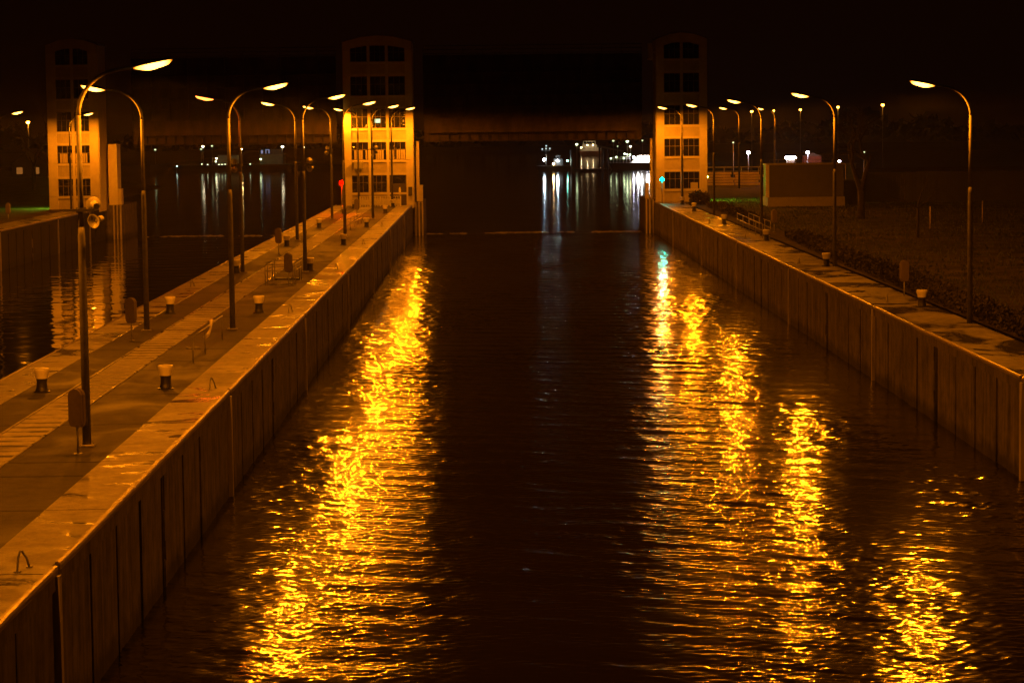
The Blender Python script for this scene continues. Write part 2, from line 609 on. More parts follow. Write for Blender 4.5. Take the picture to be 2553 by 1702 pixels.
# low turbulent line over the sill, where the calm river meets the chamber
SILLW = spectrum(30, 0.5, 1.6, 0.13, 0.9, R(0))
def sill_env(X, Y):
    return np.exp(-((Y - 260.6 - 0.4 * np.sin(X * 0.7)) / 0.9) ** 2) * (0.55 + 0.45 * np.sin(X * 0.9 + 1.3 * np.sin(X * 0.31)))
wave_sheet('sill_water', XL + 0.0, XR + 0.0, [(258, 0.15), (263.5, 0.15)], SILLW, water_mat('sill_water', 0.05, (0.05, 0.036, 0.02)), sill_env)
BAS = spectrum(30, 0.8, 2.4, 0.016, 0.7, R(8)) + spectrum(8, 3, 7, 0.006, 0.8, R(-20))
wave_sheet('basin_water', XB - 0.1, XP + 0.1, [(50, 0.3), (150, 0.35), (258, 0.4)], BAS, water_mat('basin_water', 0.04, (0.012, 0.009, 0.005)))
wave_sheet('basin_sill_water', XB - 0.1, XP + 0.1, [(258, 0.15), (263.5, 0.15)], SILLW, water_mat('basin_sill_water', 0.05, (0.05, 0.036, 0.02)), sill_env)
def foam_line(x0, x1, n):
    x = RNG.uniform(x0, x1, n)
    w = np.clip(0.5 + 0.5 * np.sin(x * 0.55) + 0.4 * np.sin(x * 1.7 + 1), 0, 1.4)
    y = 260.4 + 0.5 * np.sin(x * 0.35) + RNG.normal(0, 0.55, n)
    keep = RNG.uniform(0, 1, n) < w
    x, y = x[keep], y[keep]
    k = len(x)
    s_ = RNG.uniform(0.04, 0.16, k); l_ = RNG.uniform(0.1, 0.5, k)
    vs, fs = [], []
    for i in range(k):
        for q in range(6):
            a_ = q * math.pi / 3
            vs.append((x[i] + l_[i] * math.cos(a_), y[i] + s_[i] * math.sin(a_), ZW + 0.012))
        vs.append((x[i], y[i], ZW + 0.012 + 0.5 * s_[i]))
        fs += [(7 * i + q, 7 * i + (q + 1) % 6, 7 * i + 6) for q in range(6)]
    m = MB(); m.add(vs, fs, True)
    return m
tag(foam_line(XL + 1.3, XR - 1.3, 420).build('foam', surf('foam', (0.2, 0.19, 0.17), 0.8, 0.1, 5)), 'thin line of foam across the mouth of the wide chamber', 'foam', None, 'stuff')
tag(foam_line(XB + 2.5, XP - 1.0, 300).build('foam', bpy.data.materials['foam']), 'thin line of foam across the mouth of the narrow basin', 'foam', None, 'stuff')
rw = MB()
rw.add([(-900, 263.5, ZW), (900, 263.5, ZW), (900, 3200, ZW), (-900, 3200, ZW)], [(0, 1, 2, 3)])
struct(rw.build('river_water', water_mat('river_water', 0.075, (0.006, 0.005, 0.004), (0.12, 0.25, (0.35, 0.06, 1)))))

# ------------------------------------------------------------------ ground and pavements
def sheet(name, poly, z, m):
    b = MB()
    b.add([(x, y, z) for x, y in poly], [tuple(range(len(poly)))])
    return struct(b.build(name, m))

sheet('lawn', [(19.5, -30), (900, -30), (900, 420), (60, 420), (42, 405), (24.5, 335), (19.6, 262), (19.5, 250)], -0.02, M['lawn'])
sheet('bank_ground', [(-900, -30), (XB - 2.6, -30), (XB - 2.6, 262), (-45, 345), (-105, 520), (-900, 520)], -0.02, M['lawn'])
b = MB(); b.box(XB - 2.6, XB - 0.35, 20, 257, -0.4, 0.0)
struct(b.build('bank_pavement', M['quay']))
b = MB(); b.box(XP + 0.3, XL - 0.3, 20, 268, -0.5, 0.0)
struct(b.build('pier_pavement', M['asphalt']))
# concrete coping strips, slabs of the cable duct: real slabs 6 mm above the asphalt with open joints
b = MB()
y = 22.0
while y < 252:
    b.cbox(-9.68, XL - 0.06, y, y + 7.64, -0.3, 0.012, 0.01)
    y += 7.69
struct(b.build('coping_path', M['coping']))
b = MB()
y = 22.0
while y < 252:
    b.cbox(XP + 0.06, -14.7, y, y + 7.64, -0.3, 0.012, 0.01)
    y += 7.69
struct(b.build('basin_coping_path', M['coping']))
b = MB()
y = 22.0
while y < 249:
    b.cbox(-13.2, -12.04, y, y + 0.965, -0.2, 0.02, 0.01)
    y += 1.0
struct(b.build('cable_duct_path', M['slab']))
b = MB()
b.box(-13.28, -13.212, 22, 249, -0.2, 0.03)
b.box(-12.028, -11.96, 22, 249, -0.2, 0.03)
struct(b.build('duct_kerb', M['coping']))
b = MB()
y = 22.0 + 7.665
while y < 250:
    b.box(-14.7, -13.3, y - 0.05, y + 0.05, -0.1, 0.004)
    b.box(-11.95, -9.70, y - 0.05, y + 0.05, -0.1, 0.004)
    y += 7.69
for y in (58.0, 86.5, 118.4, 149.0):
    b.box(-11.95, -9.70, y - 0.09, y + 0.09, -0.1, 0.0045)
struct(b.build('pavement_joint', M['wall_back']))
b = MB(); b.cbox(XR + 0.06, 19.2, 20, 262, -0.4, 0.0, 0.01)
struct(b.build('quay_pavement', M['quay']))
b = MB()
for y in np.arange(22, 255, 7.7):
    b.box(17.6, 19.19, y, y + 7.66, -0.05, 0.006)
struct(b.build('quay_path', M['quay']))
b = MB(); b.box(-700, 700, 1010, 3300, -6, -1.2)
struct(b.build('far_bank', M['far_land']))
b = MB(); b.box(-900, -88, 640, 2000, -6, -1.5); b.box(-86, -40, 661.5, 720, -6, -2.2)
struct(b.build('harbour_ground', M['far_land']))
b = MB(); b.box(41, 900, 420, 760, -6, -1.6)
struct(b.build('yard_ground', M['far_land']))

# ------------------------------------------------------------------ lock walls
def lock_wall(name, label, xf, sgn, y0, y1, posts, ladders, wm):
    """xf: face; sgn: +1 when the water lies toward +x of the face"""
    t = thing(name, label, 'lock wall', (0, 0, 0))
    def X(d):                    # d > 0 goes into the water, d < 0 into the wall
        return xf + sgn * d
    bk = MB()
    bk.box(X(-0.9), X(-0.34), y0, y1, -7, -0.42)
    bk.build('core', M['wall_back'], t)
    pn = MB()
    cuts = sorted([(q, 0.34) for q in posts] + [(q, 0.42) for q in ladders])
    marks = [y0] + [q for q, _ in cuts] + [y1]
    hw = {q: w for q, w in cuts}
    for a, c in zip(marks[:-1], marks[1:]):
        a2 = a + hw.get(a, 0)
        c2 = c - hw.get(c, 0)
        if c2 - a2 < 0.2:
            continue
        n = max(1, round((c - a) / 3.85))
        for i in range(n):
            p0 = a2 + (c2 - a2) * i / n + (0.13 if i else 0)
            p1 = a2 + (c2 - a2) * (i + 1) / n - (0.13 if i < n - 1 else 0)
            jit = RNG.uniform(-0.03, 0.0)
            pn.box(X(-0.33), X(jit), p0, p1, -7, -0.42)
    pn.build('panel', wm, t)
    cp = MB()                    # head beam with a slightly oversailing nose
    cp.box(X(-0.9), X(0.03), y0, y1, -0.418, -0.012)
    cp.build('head_beam', wm, t)
    ed = MB()                    # steel edge: a worn half-round nose
    prof = [(-0.055, -0.12), (0.045, -0.12), (0.06, -0.03), (0.045, 0.02), (0.0, 0.035), (-0.055, 0.028)]
    segs = [y0] + list(posts) + [y1]
    for a, c in zip(segs[:-1], segs[1:]):
        yy0, yy1 = a + 0.17, c - 0.17
        if yy1 - yy0 < 0.3:
            continue
        nn = max(2, int((yy1 - yy0) / 2.0))
        vs, fs = [], []
        for i in range(nn + 1):
            y_ = yy0 + (yy1 - yy0) * i / nn
            dx, dz = RNG.normal(0, 0.006), RNG.normal(0, 0.004)
            for d, z in prof:
                vs.append((X(d + dx), y_, z + dz))
        k = len(prof)
        for i in range(nn):
            for j in range(k):
                j2 = (j + 1) % k
                q = (i * k + j, i * k + j2, (i + 1) * k + j2, (i + 1) * k + j)
                fs.append(q if sgn < 0 else q[::-1])
        ends = [tuple(range(k)), tuple(range(nn * k + k - 1, nn * k - 1, -1))]
        ed.add(vs, fs + ends)
    ed.build('steel_edge', M['steel_edge'], t)
    for q in posts:
        f = MB()
        f.box(X(-0.33), X(0.10), q - 0.30, q - 0.06, -7, -0.16)
        f.box(X(-0.33), X(0.04), q - 0.06, q + 0.04, -7, -0.30)
        f.build('fender_post', M['post_steel'], t)
        s_ = MB()
        s_.box(X(-0.33), X(-0.20), q + 0.05, q + 0.33, -7, -0.42)
        for i in range(7):
            z = -0.75 - i * 0.85
            s_.box(X(-0.199), X(0.012), q + 0.05, q + 0.33, z - 0.30, z)
            s_.box(X(-0.198), X(-0.03), q + 0.05, q + 0.33, z - 0.43, z - 0.37)
        s_.build('mooring_niche', M['wall'], t)
    for q in ladders:
        l = MB()
        for z in np.arange(-6.8, -0.5, 0.3):
            l.tube([(X(-0.12), q - 0.4, z), (X(-0.12), q + 0.1, z)], 0.016, 6)
        l.box(X(-0.33), X(-0.03), q + 0.10, q + 0.16, -7, -0.43)
        for i in range(5):
            z = -1.35 - i * 1.25
            l.box(X(-0.33), X(-0.005), q + 0.165, q + 0.42, z - 0.75, z)
        l.build('ladder', M['wall'], t)
    return t

LPOSTS = [46.0, 76.6, 107.5, 139.4, 169.4, 198.0, 229.0]
LLAD = [61.0, 91.8, 123.2, 154.4, 184.0, 214]
RPOSTS = [47.0, 77.8, 108.5, 139.3, 169.2, 197.6, 229]
RLAD = [62.3, 93.2, 123.8, 154.2, 184, 213]
lock_wall('lock_wall', 'long concrete lock wall of the middle pier facing the wide chamber', XL, 1, 20, 256, LPOSTS, LLAD, M['wall'])
lock_wall('lock_wall', 'long concrete lock wall below the quay with the hedge and lawn', XR, -1, 20, 256, RPOSTS, RLAD, M['wall'])
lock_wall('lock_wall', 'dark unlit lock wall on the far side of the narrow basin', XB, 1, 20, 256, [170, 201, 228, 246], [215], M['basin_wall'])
lock_wall('lock_wall', 'lock wall of the middle pier hidden on its basin side', XP, -1, 20, 256, LPOSTS, [], M['wall'])

# ------------------------------------------------------------------ gate heads: pylons, piers, lift gates
def gate_head(x0, x1, inner, label, group):
    """stepped concrete head at the end of a chamber wall with the guide pylon of the lift gate; inner = x of the face toward the water"""
    t = thing('gate_pier', label, 'gate pier', (0, 0, 0), 0, group)
    s = 1 if inner > (x0 + x1) / 2 else -1
    b = MB()
    b.cbox(min(x0, x1), max(x0, x1), 256.05, 267, -7, 0.25, 0.05)
    b.build('base_block', M['wall'], t)
    g = MB()
    for d in (0.02, 0.36, 0.72):
        g.box(inner - s * d, inner - s * (d + 0.14), 255.75, 256.04, -7, 0.2)
    g.build('guide_rib', M['post_steel'], t)
    p = MB()
    p.cbox(inner - s * (0.40 if s > 0 else 0.62), inner - s * (0.72 if s > 0 else 0.96), 257.2, 258.8, 0.25, 6.45, 0.04)
    p.build('guide_pylon', M['tower_frame'], t)
    m = MB()
    m.cbox(inner - s * 0.05, inner - s * 0.40, 256.4, 257.8, 0.25, 1.9, 0.04)
    m.box(inner - s * 0.12, inner - s * 0.34, 256.3, 256.39, 0.9, 1.3)
    m.build('switch_box', M['cladding'], t)
    return t
gate_head(-8.9, -7.15, -7.15, 'concrete gate pier with slim lit pylon, beside the three-bay tower, on the wide chamber', None)
gate_head(17.4, 15.75, 15.75, 'concrete gate pier with slim lit pylon, beside the tower with the green signal', None)
gate_head(-40.6, -38.2, -38.2, 'broad lit gate pylon and pier beside the tower across the narrow basin', None)
# the broad pylon of the far basin head
gp = [o for o in bpy.data.objects if o.name.startswith('gate_pier') and not o.parent][-1]
pm = MB(); pm.cbox(-39.5, -38.6, 256.2, 257.1, 0.25, 6.5, 0.04); pm.build('pylon_slab', M['tower_frame'], gp)

def lift_gate(x0, x1, label):
    t = thing('lift_gate', label, 'lift gate', (0, 0, 0))
    b = MB()
    b.box(x0, x1, 260.2, 260.5, 6.38, 15.3)
    n = max(6, int((x1 - x0) / 1.9))
    for i in range(n + 1):
        x = x0 + (x1 - x0) * i / n
        b.box(x - 0.05, x + 0.05, 259.75, 260.199, 8.85, 15.2)
    b.build('skin', M['gate_skin'], t)
    g = MB()
    for z in (9.9, 11.0, 12.2, 13.4):
        g.box(x0 + 0.1, x1 - 0.1, 259.5, 260.198, z, z + 0.12)
    g.build('girder', M['gate_skin'], t)
    f = MB()
    f.box(x0 + 0.35, x1 - 0.7, 258.9, 260.197, 7.25, 8.8)
    for i in range(1, 6):
        x = x0 + (x1 - x0) * i / 6
        f.box(x - 0.03, x + 0.03, 258.86, 258.899, 7.3, 8.75)
    f.build('box_girder', M['gate_skin'], t)
    s = MB()
    s.box(x0, x1, 259.7, 260.196, 6.32, 6.42)
    for i in range(n * 2):
        x = x0 + (x1 - x0) * (i + 0.5) / (n * 2)
        s.box(x - 0.04, x + 0.04, 259.72, 260.195, 6.42, 7.2)
    s.build('bottom_sill', M['gate'], t)
    r_ = MB()
    for z in (15.45, 15.85, 16.25):
        r_.tube([(x0, 259.9, z), (x1, 259.9, z)], 0.03, 6)
    for i in range(n + 1):
        x = x0 + (x1 - x0) * i / n
        r_.tube([(x, 259.9, 15.28), (x, 259.9, 16.25)], 0.025, 6)
    r_.build('walkway_railing', M['gate'], t)
    return t
lift_gate(-7.05, 15.65, 'raised dark steel lift gate hanging over the wide chamber')
lift_gate(-37.4, -16.2, 'raised dark steel lift gate hanging over the narrow basin')

# ------------------------------------------------------------------ towers
WROWS = [(1.3, 3.06), (4.6, 6.42), (7.8, 9.8), (11.1, 13.05), (14.5, 16.15)]
def tower(label, x0, x1, yf, cols, pil, depth, specials):
    t = thing('lock_tower', label, 'tower', (0, 0, 0))
    w = MB()
    w.box(x0, x1, yf + 0.30, yf + depth, -0.3, 16.45)
    # side pilaster relief and panel joints
    w.box(x0 - 0.06, x0 - 0.001, yf + 0.30, yf + 1.2, 0, 16.4)
    w.box(x1 + 0.001, x1 + 0.06, yf + 0.30, yf + 1.2, 0, 16.4)
    w.build('wall', M['tower'], t)
    for a, c in ((x0, x0 + pil), (x1 - pil, x1)):
        f = MB()
        z = -0.3
        for h in (1.6, 3.3, 3.3, 3.3, 3.3, 1.95):
            f.box(a, c, yf, yf + 0.299, z, z + h - 0.025)
            z += h
        f.build('pilaster', M['tower_frame'], t)
    ix0, ix1 = x0 + pil, x1 - pil
    cw = (ix1 - ix0) / cols
    mu = MB()
    for i in range(1, cols):
        mu.box(ix0 + i * cw - 0.13, ix0 + i * cw + 0.13, yf + 0.03, yf + 0.298, -0.3, 16.1)
    for zb, zt in WROWS:
        mu.box(ix0 + 0.003, ix1 - 0.003, yf + 0.055, yf + 0.297, zb - 0.22, zb)
        if zt < 16:
            mu.box(ix0 + 0.003, ix1 - 0.003, yf + 0.055, yf + 0.297, zt, zt + 0.24)
    mu.build('frame_band', M['tower_frame'], t)
    xm = (x0 + x1) / 2
    q = 0.24 * (x1 - x0)
    hd = MB()
    pts_top = [(x1, 16.45), (x1, 16.5), (xm + q, 16.98), (xm, 17.14), (xm - q, 16.98), (x0, 16.5), (x0, 16.45)]
    low = [(ix0, 15.85), (xm - q * 0.6, 16.14), (xm + q * 0.6, 16.14), (ix1, 15.85)]
    hd.prism_y([(x0, 16.4 + 0.25)] and [(x0, 15.6), (ix0, 15.6)] + low + [(ix1, 15.6), (x1, 15.6)] + pts_top[1:6], yf - 0.02, yf + 0.296)
    hd.build('gable', M['tower'], t)
    rf = MB()
    o_ = 0.14
    rf.prism_y([(x0 - o_, 16.46), (x1 + o_, 16.46), (x1 + o_, 16.56), (xm + q, 17.06), (xm, 17.24), (xm - q, 17.06), (x0 - o_, 16.56)], yf + 0.297, yf + depth + 0.1)
    rf.build('roof', M['tower_roof'], t)
    for r_i in range(5):
        zb0 = -0.3 if r_i == 0 else WROWS[r_i - 1][1] + 0.24
        zt0 = WROWS[r_i][0] - 0.22
        for i in range(cols):
            a = ix0 + i * cw + (0.13 if i else 0)
            c = ix0 + (i + 1) * cw - (0.13 if i < cols - 1 else 0)
            sp = specials.get((r_i, i))
            if sp != 'door':
                s = MB()
                if r_i in (1, 2):
                    n = 9
                    for k in range(n):
                        xx = a + (c - a) * (k + 0.5) / n
                        s.box(xx - (c - a) / n * 0.36, xx + (c - a) / n * 0.36, yf + 0.17, yf + 0.295, zb0, zt0)
                    s.box(a, c, yf + 0.235, yf + 0.294, zb0, zt0)
                else:
                    s.box(a, c, yf + 0.19, yf + 0.295, zb0, zt0)
                s.build('spandrel_panel', M['cladding'], t)
            zb, zt = WROWS[r_i]
            if sp == 'door':
                d = MB()
                d.box(a + 0.003, c - 0.003, yf + 0.16, yf + 0.294, -0.02, zt - 0.003)
                d.box(a + 0.1, c - 0.1, yf + 0.13, yf + 0.159, 0.06, 1.0)
                do = d.build('door', M['door'], t)
                gl = MB(); gl.box(a + 0.12, c - 0.12, yf + 0.15, yf + 0.159, 2.2, zt - 0.1)
                gl.build('pane', M['glass'], do)
                hl = MB()
                xm_ = a + (c - a) * 0.6
                hl.prism_y([(xm_ - 0.11, 1.05), (xm_ + 0.11, 1.05), (xm_ + 0.11, 1.6), (xm_ + 0.06, 1.82), (xm_ - 0.06, 1.82), (xm_ - 0.11, 1.6)], yf + 0.11, yf + 0.148)
                hl.build('reflection_plate', M['fence_white'], do)  # pale colour stands in for a bright reflection in the door's arched window
                continue
            fr = MB()
            fy0, fy1 = yf + 0.17, yf + 0.23
            fr.box(a, a + 0.05, fy0, fy1, zb, zt); fr.box(c - 0.05, c, fy0, fy1, zb, zt)
            fr.box(a + 0.05, c - 0.05, fy0, fy1, zb, zb + 0.06); fr.box(a + 0.05, c - 0.05, fy0, fy1, zt - 0.05, zt)
            nm = 3
            for k in range(1, nm):
                xx = a + (c - a) * k / nm
                fr.box(xx - 0.022, xx + 0.022, fy0 + 0.005, fy1 - 0.005, zb + 0.06, zt - 0.05)
            zz = zb + (zt - zb) * 0.58
            fr.box(a + 0.05, c - 0.05, fy0 + 0.008, fy1 - 0.008, zz - 0.022, zz + 0.022)
            fo = fr.build('window', M['sash'], t)
            pa = MB(); pa.box(a + 0.02, c - 0.02, yf + 0.205, yf + 0.215, zb + 0.02, zt - 0.02)
            pa.build('pane', M['glass'], fo)
            if sp == 'blind':
                bl = MB()
                n = 7
                for k in range(n):
                    if (k * 7 + i * 3) % 5 == 0:
                        continue
                    xx = a + 0.06 + (c - a - 0.12) * k / n
                    bl.box(xx, xx + (c - a - 0.12) / n * 0.85, yf + 0.190, yf + 0.20, zb + 0.07, zb + (zt - zb) * 0.55)
                bl.build('curtain', M['blind'], fo)
            if sp == 'lit':
                bl = MB(); bl.box(a + 0.45, a + 1.0, yf + 0.192, yf + 0.20, zb + 0.55, zb + 0.95)
                bl.build('lit_screen', M['room'], fo)
    return t

T1 = tower('wide three-bay lock tower with a dark door at the end of the middle pier', -15.0, -8.02, 252.6, 3, 0.72, 5.0,
           {(0, 2): 'door', (1, 0): 'blind', (1, 1): 'blind', (1, 2): 'blind', (2, 1): 'lit'})
T2 = tower('two-bay lock tower across the narrow basin, its lower half lit orange', -44.85, -39.75, 251.8, 2, 0.9, 5.6,
           {(1, 0): 'blind', (1, 1): 'blind'})
T3 = tower('two-bay lock tower beside the quay with the green signal at its foot', 16.75, 21.9, 253.2, 2, 0.78, 5.6, {})
ac = MB(); ac.cbox(-14.0, -13.1, 251.95, 252.75, 3.75, 4.5, 0.03); ac.box(-13.95, -13.15, 252.1, 252.7, 3.55, 3.74)
ac.build('air_conditioner', M['horn'], T1)
bx = MB(); bx.cbox(-8.55, -8.16, 252.3, 252.595, 0.95, 1.85, 0.02)
bx.build('switch_box', M['dark_steel'], T1)
dr = MB(); dr.box(20.2, 20.95, 253.33, 253.37, -0.02, 1.95)
dr.build('door', M['cladding'], T3)
lb = MB(); lb.cbox(15.95, 16.45, 253.6, 254.2, 14.4, 16.1, 0.05); lb.box(16.45, 16.74, 253.8, 254.0, 15.1, 15.3)
lb.build('siren_box', M['tower'], T3)
for T, x, s in ((T3, 21.97, 1), (T2, -44.92, -1)):
    wl = MB(); wl.cbox(min(x, x + s * 0.16), max(x, x + s * 0.16), 255.2, 255.8, 2.5, 2.75, 0.02)
    wo = wl.build('wall_lamp', M['dark_steel'], T)
    le = MB(); le.box(min(x + s * 0.02, x + s * 0.15), max(x + s * 0.02, x + s * 0.15), 255.22, 255.78, 2.40, 2.499)
    le.build('lens', M['wall_lamp'], wo)

# ------------------------------------------------------------------ street lamps
def lamp_head(upper):
    """half of the almond-shaped lantern, along +x from the arm end, rising ten degrees"""
    m = MB()
    nt_, na = 11, 9
    t0, L_ = 1.38, 1.06
    sl = math.tan(R(10.5))
    rows = []
    for i in range(nt_):
        t = i / (nt_ - 1)
        w = 0.04 + 0.125 * math.sin(min(1.0, t / 0.5) * math.pi / 2) ** 1.2
        if t > 0.5:
            w *= 1 - 0.38 * (t - 0.5) / 0.5
        if t > 0.85:
            w *= math.sqrt(max(0.0, 1 - ((t - 0.85) / 0.16) ** 2))
        if upper:
            h = w * 0.6
            rows.append([(t0 + t * L_, w * 1.12 * math.cos(math.pi * k / (na - 1)), 9.645 + t * L_ * sl + 0.012 + h * math.sin(math.pi * k / (na - 1))) for k in range(na)])
        else:
            h = w * 0.95
            rows.append([(t0 + 0.05 + t * (L_ - 0.08), w * math.cos(math.pi * k / (na - 1)), 9.645 + t * L_ * sl - h * math.sin(math.pi * k / (na - 1))) for k in range(na)])
    vs = [q for r_ in rows for q in r_]
    fs = []
    for i in range(nt_ - 1):
        for k in range(na - 1):
            q = (i * na + k, i * na + k + 1, (i + 1) * na + k + 1, (i + 1) * na + k)
            fs.append(q if not upper else q[::-1])
        q = (i * na + na - 1, i * na, (i + 1) * na, (i + 1) * na + na - 1)
        fs.append(q if not upper else q[::-1])
    m.add(vs, fs, True)
    m.add(rows[0], [tuple(range(na))])
    m.add(rows[-1], [tuple(range(na))])
    return m

ies = bpy.data.texts.new('street_lantern.ies')
_va = [0, 10, 20, 30, 40, 50, 57, 64, 70, 75, 79, 82, 85, 87, 89, 90.5, 180]
_cd = [330, 345, 390, 470, 590, 800, 960, 1060, 1060, 930, 730, 520, 320, 180, 60, 0, 0]
ies.write('IESNA:LM-63-1995\nTILT=NONE\n1 1000 1 %d 1 1 2 0 0 0\n1 1 100\n%s\n0\n%s\n' % (len(_va), ' '.join(map(str, _va)), ' '.join(map(str, _cd))))
def lantern_light(name, col, watts):
    ld = bpy.data.lights.new(name, 'POINT')
    ld.energy = watts
    ld.shadow_soft_size = 0.13
    ld.use_nodes = True
    nt = ld.node_tree
    nt.nodes.clear()
    e = nt.nodes.new('ShaderNodeEmission')
    e.inputs['Color'].default_value = tuple(col) + (1,)
    t_ = nt.nodes.new('ShaderNodeTexIES')
    t_.mode = 'INTERNAL'
    t_.ies = ies
    o_ = nt.nodes.new('ShaderNodeOutputLight')
    nt.links.new(t_.outputs[0], e.inputs['Strength'])
    nt.links.new(e.outputs[0], o_.inputs['Surface'])
    return ld
L_SODIUM = lantern_light('sodium_light', SODIUM, LAMP_W)
L_WARMING = lantern_light('sodium_light_warming_up', (1.0, 0.12, 0.003), LAMP_W * 0.2)

def make_lamp(label, lens_m):
    t = thing('street_lamp', label, 'street lamp')
    lp = MB(); lp.tube([(0, 0, 0), (0, 0, 2.6), (0, 0, 5.4), (0, 0, 5.62)], [0.115, 0.105, 0.095, 0.076], 14)
    lp.tube([(0, 0, 5.6), (0, 0, 8.46)], [0.075, 0.064], 12)
    lp.box(-0.05, 0.05, -0.125, -0.09, 0.55, 0.95)
    lp.build('pole', M['pole'], t)
    bp = MB(); bp.cbox(-0.2, 0.2, -0.2, 0.2, 0, 0.045, 0.015)
    for a in (-0.15, 0.15):
        for c in (-0.15, 0.15):
            bp.lathe([(0.02, 0.045), (0.02, 0.075), (0.001, 0.08)], 6, (a, c, 0))
    bp.build('base_plate', M['coping'], t)
    pts = [(1.15 - 1.15 * math.cos(R(th)), 0, 8.45 + 1.15 * math.sin(R(th))) for th in range(0, 81, 8)]
    pts.append((1.42, 0, 9.66))
    ar = MB(); ar.tube(pts, [0.064] + [0.058 - 0.014 * i / len(pts) for i in range(len(pts) - 1)], 10)
    ar.build('curved_arm', M['pole'], t)
    lamp_head(True).build('lantern_hood', M['dark_steel'], t)
    lamp_head(False).build('lens', lens_m, t)
    lo = bpy.data.objects.new('lantern_light', L_SODIUM)
    COL.objects.link(lo)
    lo.parent = t
    lo.location = (1.92, 0, 9.38)
    return t

LG = 'curved-arm sodium street lamps along the lock'
lamp0 = make_lamp('tall curved-arm sodium lamp closest to the camera on the middle pier, loudspeakers on its pole', M['lamp_on'])
lamp0.location = (-10.5, 63.4, 0.012)
lamp0['group'] = LG
def lamp(x, y, rz, label, z=0.012, lens=None):
    o = dup(lamp0, (x, y, z), rz, label, LG)
    if lens:
        for c in o.children:
            if c.name.startswith('lens'):
                c.data = c.data.copy()
                c.data.materials[0] = lens
            elif c.type == 'LIGHT':
                c.data = L_WARMING
    return o
PI = math.pi
ordi = ['first', 'second', 'third', 'fourth', 'fifth', 'sixth']
for i, (x, y) in enumerate([(-10.53, 99.7), (-10.52, 138.6), (-10.8, 181.0), (-10.45, 216.5), (-10.0, 247.6)]):
    lamp(x, y, 0, 'curved-arm lamp reaching over the wide chamber, %s from the camera on the pier' % ordi[i + 1])
lamp(-10.5, 26, 0, 'curved-arm lamp of the middle pier standing below the viewpoint, outside the frame')
for i, (x, y) in enumerate([(-13.97, 99.6), (-14.0, 138.46), (-13.99, 177.4), (-14.06, 217.3), (-13.5, 251.0)]):
    if i == 1:
        lamp(x, y, PI, 'dim reddish lamp still warming up, arm toward the narrow basin, beside a bollard', lens=M['lamp_warming'])
    else:
        lamp(x, y, PI, 'curved-arm lamp reaching toward the narrow basin, %s in that row from the camera' % ordi[i])
lamp(-14.0, 61.5, PI, 'curved-arm lamp of the basin-side row, outside the frame near the viewpoint')
for i, (x, y) in enumerate([(18.98, 98.6), (19.02, 138.07), (19.03, 175.8), (19.36, 217.2), (18.86, 247.0)]):
    lamp(x, y, PI, 'curved-arm lamp at the hedge of the lawn-side quay, %s from the camera' % ordi[i], -0.2 if i else -0.2)
lamp(19.0, 60.0, PI, 'curved-arm lamp of the lawn-side quay, outside the frame near the viewpoint', -0.2)
lamp(29.8, 300, PI, 'far curved-arm lamp over the timber stack, closer to the green-signal tower', -0.05)
lamp(36.75, 323, PI, 'far curved-arm lamp over the timber stack, on the cabin side', -0.05)
lamp(-42.2, 212, 0, 'curved-arm lamp on the bank across the narrow basin, lantern seen at the picture edge', -0.2)
lamp(-41.6, 245.6, 0, 'curved-arm lamp standing before the tower across the narrow basin', -0.2)

# ------------------------------------------------------------------ loudspeakers clamped to lamp poles
def make_speaker():
    t = thing('horn_loudspeaker', 'pair of round horn loudspeakers on a cross bar at the first pier lamp', 'loudspeaker')
    a = MB(); a.box(-0.42, 0.36, -0.17, -0.11, 0.0, 0.07); a.lathe([(0.13, -0.04), (0.13, 0.1)], 14); a.tube([(0.30, -0.14, -0.22), (0.30, -0.14, 0.2)], 0.02, 8)
    a.build('cross_bar', M['dark_steel'], t)
    for dz, ang in ((0.19, R(200)), (-0.24, R(-28))):
        h = MB()
        h.lathe([(0.005, -0.33), (0.075, -0.33), (0.08, -0.18), (0.04, -0.17), (0.055, -0.10), (0.10, -0.03), (0.175, 0.02), (0.185, 0.03), (0.17, 0.03), (0.095, -0.025), (0.03, -0.10), (0.045, -0.055), (0.001, -0.04)], 22, (0, 0, 0), 'y')
        o = h.build('horn', M['horn'], t)
        o.location = (0.36, -0.17, dz)
        o.rotation_euler = (R(-10 if dz < 0 else 8), 0, ang + PI)
    return t
SG = 'horn loudspeakers on the pier lamps'
sp0 = make_speaker(); sp0['group'] = SG
sp0.location = (-10.5, 63.4, 6.03)
dup(sp0, (-10.52, 138.6, 6.0), 0, 'pair of horn loudspeakers on the third chamber-side pier lamp', SG)
dup(sp0, (-10.45, 216.5, 6.0), 0, 'pair of horn loudspeakers seen against the lit windows of the three-bay tower', SG)
dup(sp0, (-14.0, 138.46, 6.0), PI, 'pair of horn loudspeakers on the pole of the dim reddish lamp', SG)
dup(sp0, (-14.06, 217.3, 6.0), PI, 'pair of horn loudspeakers on the basin-side lamp above the red signal', SG)

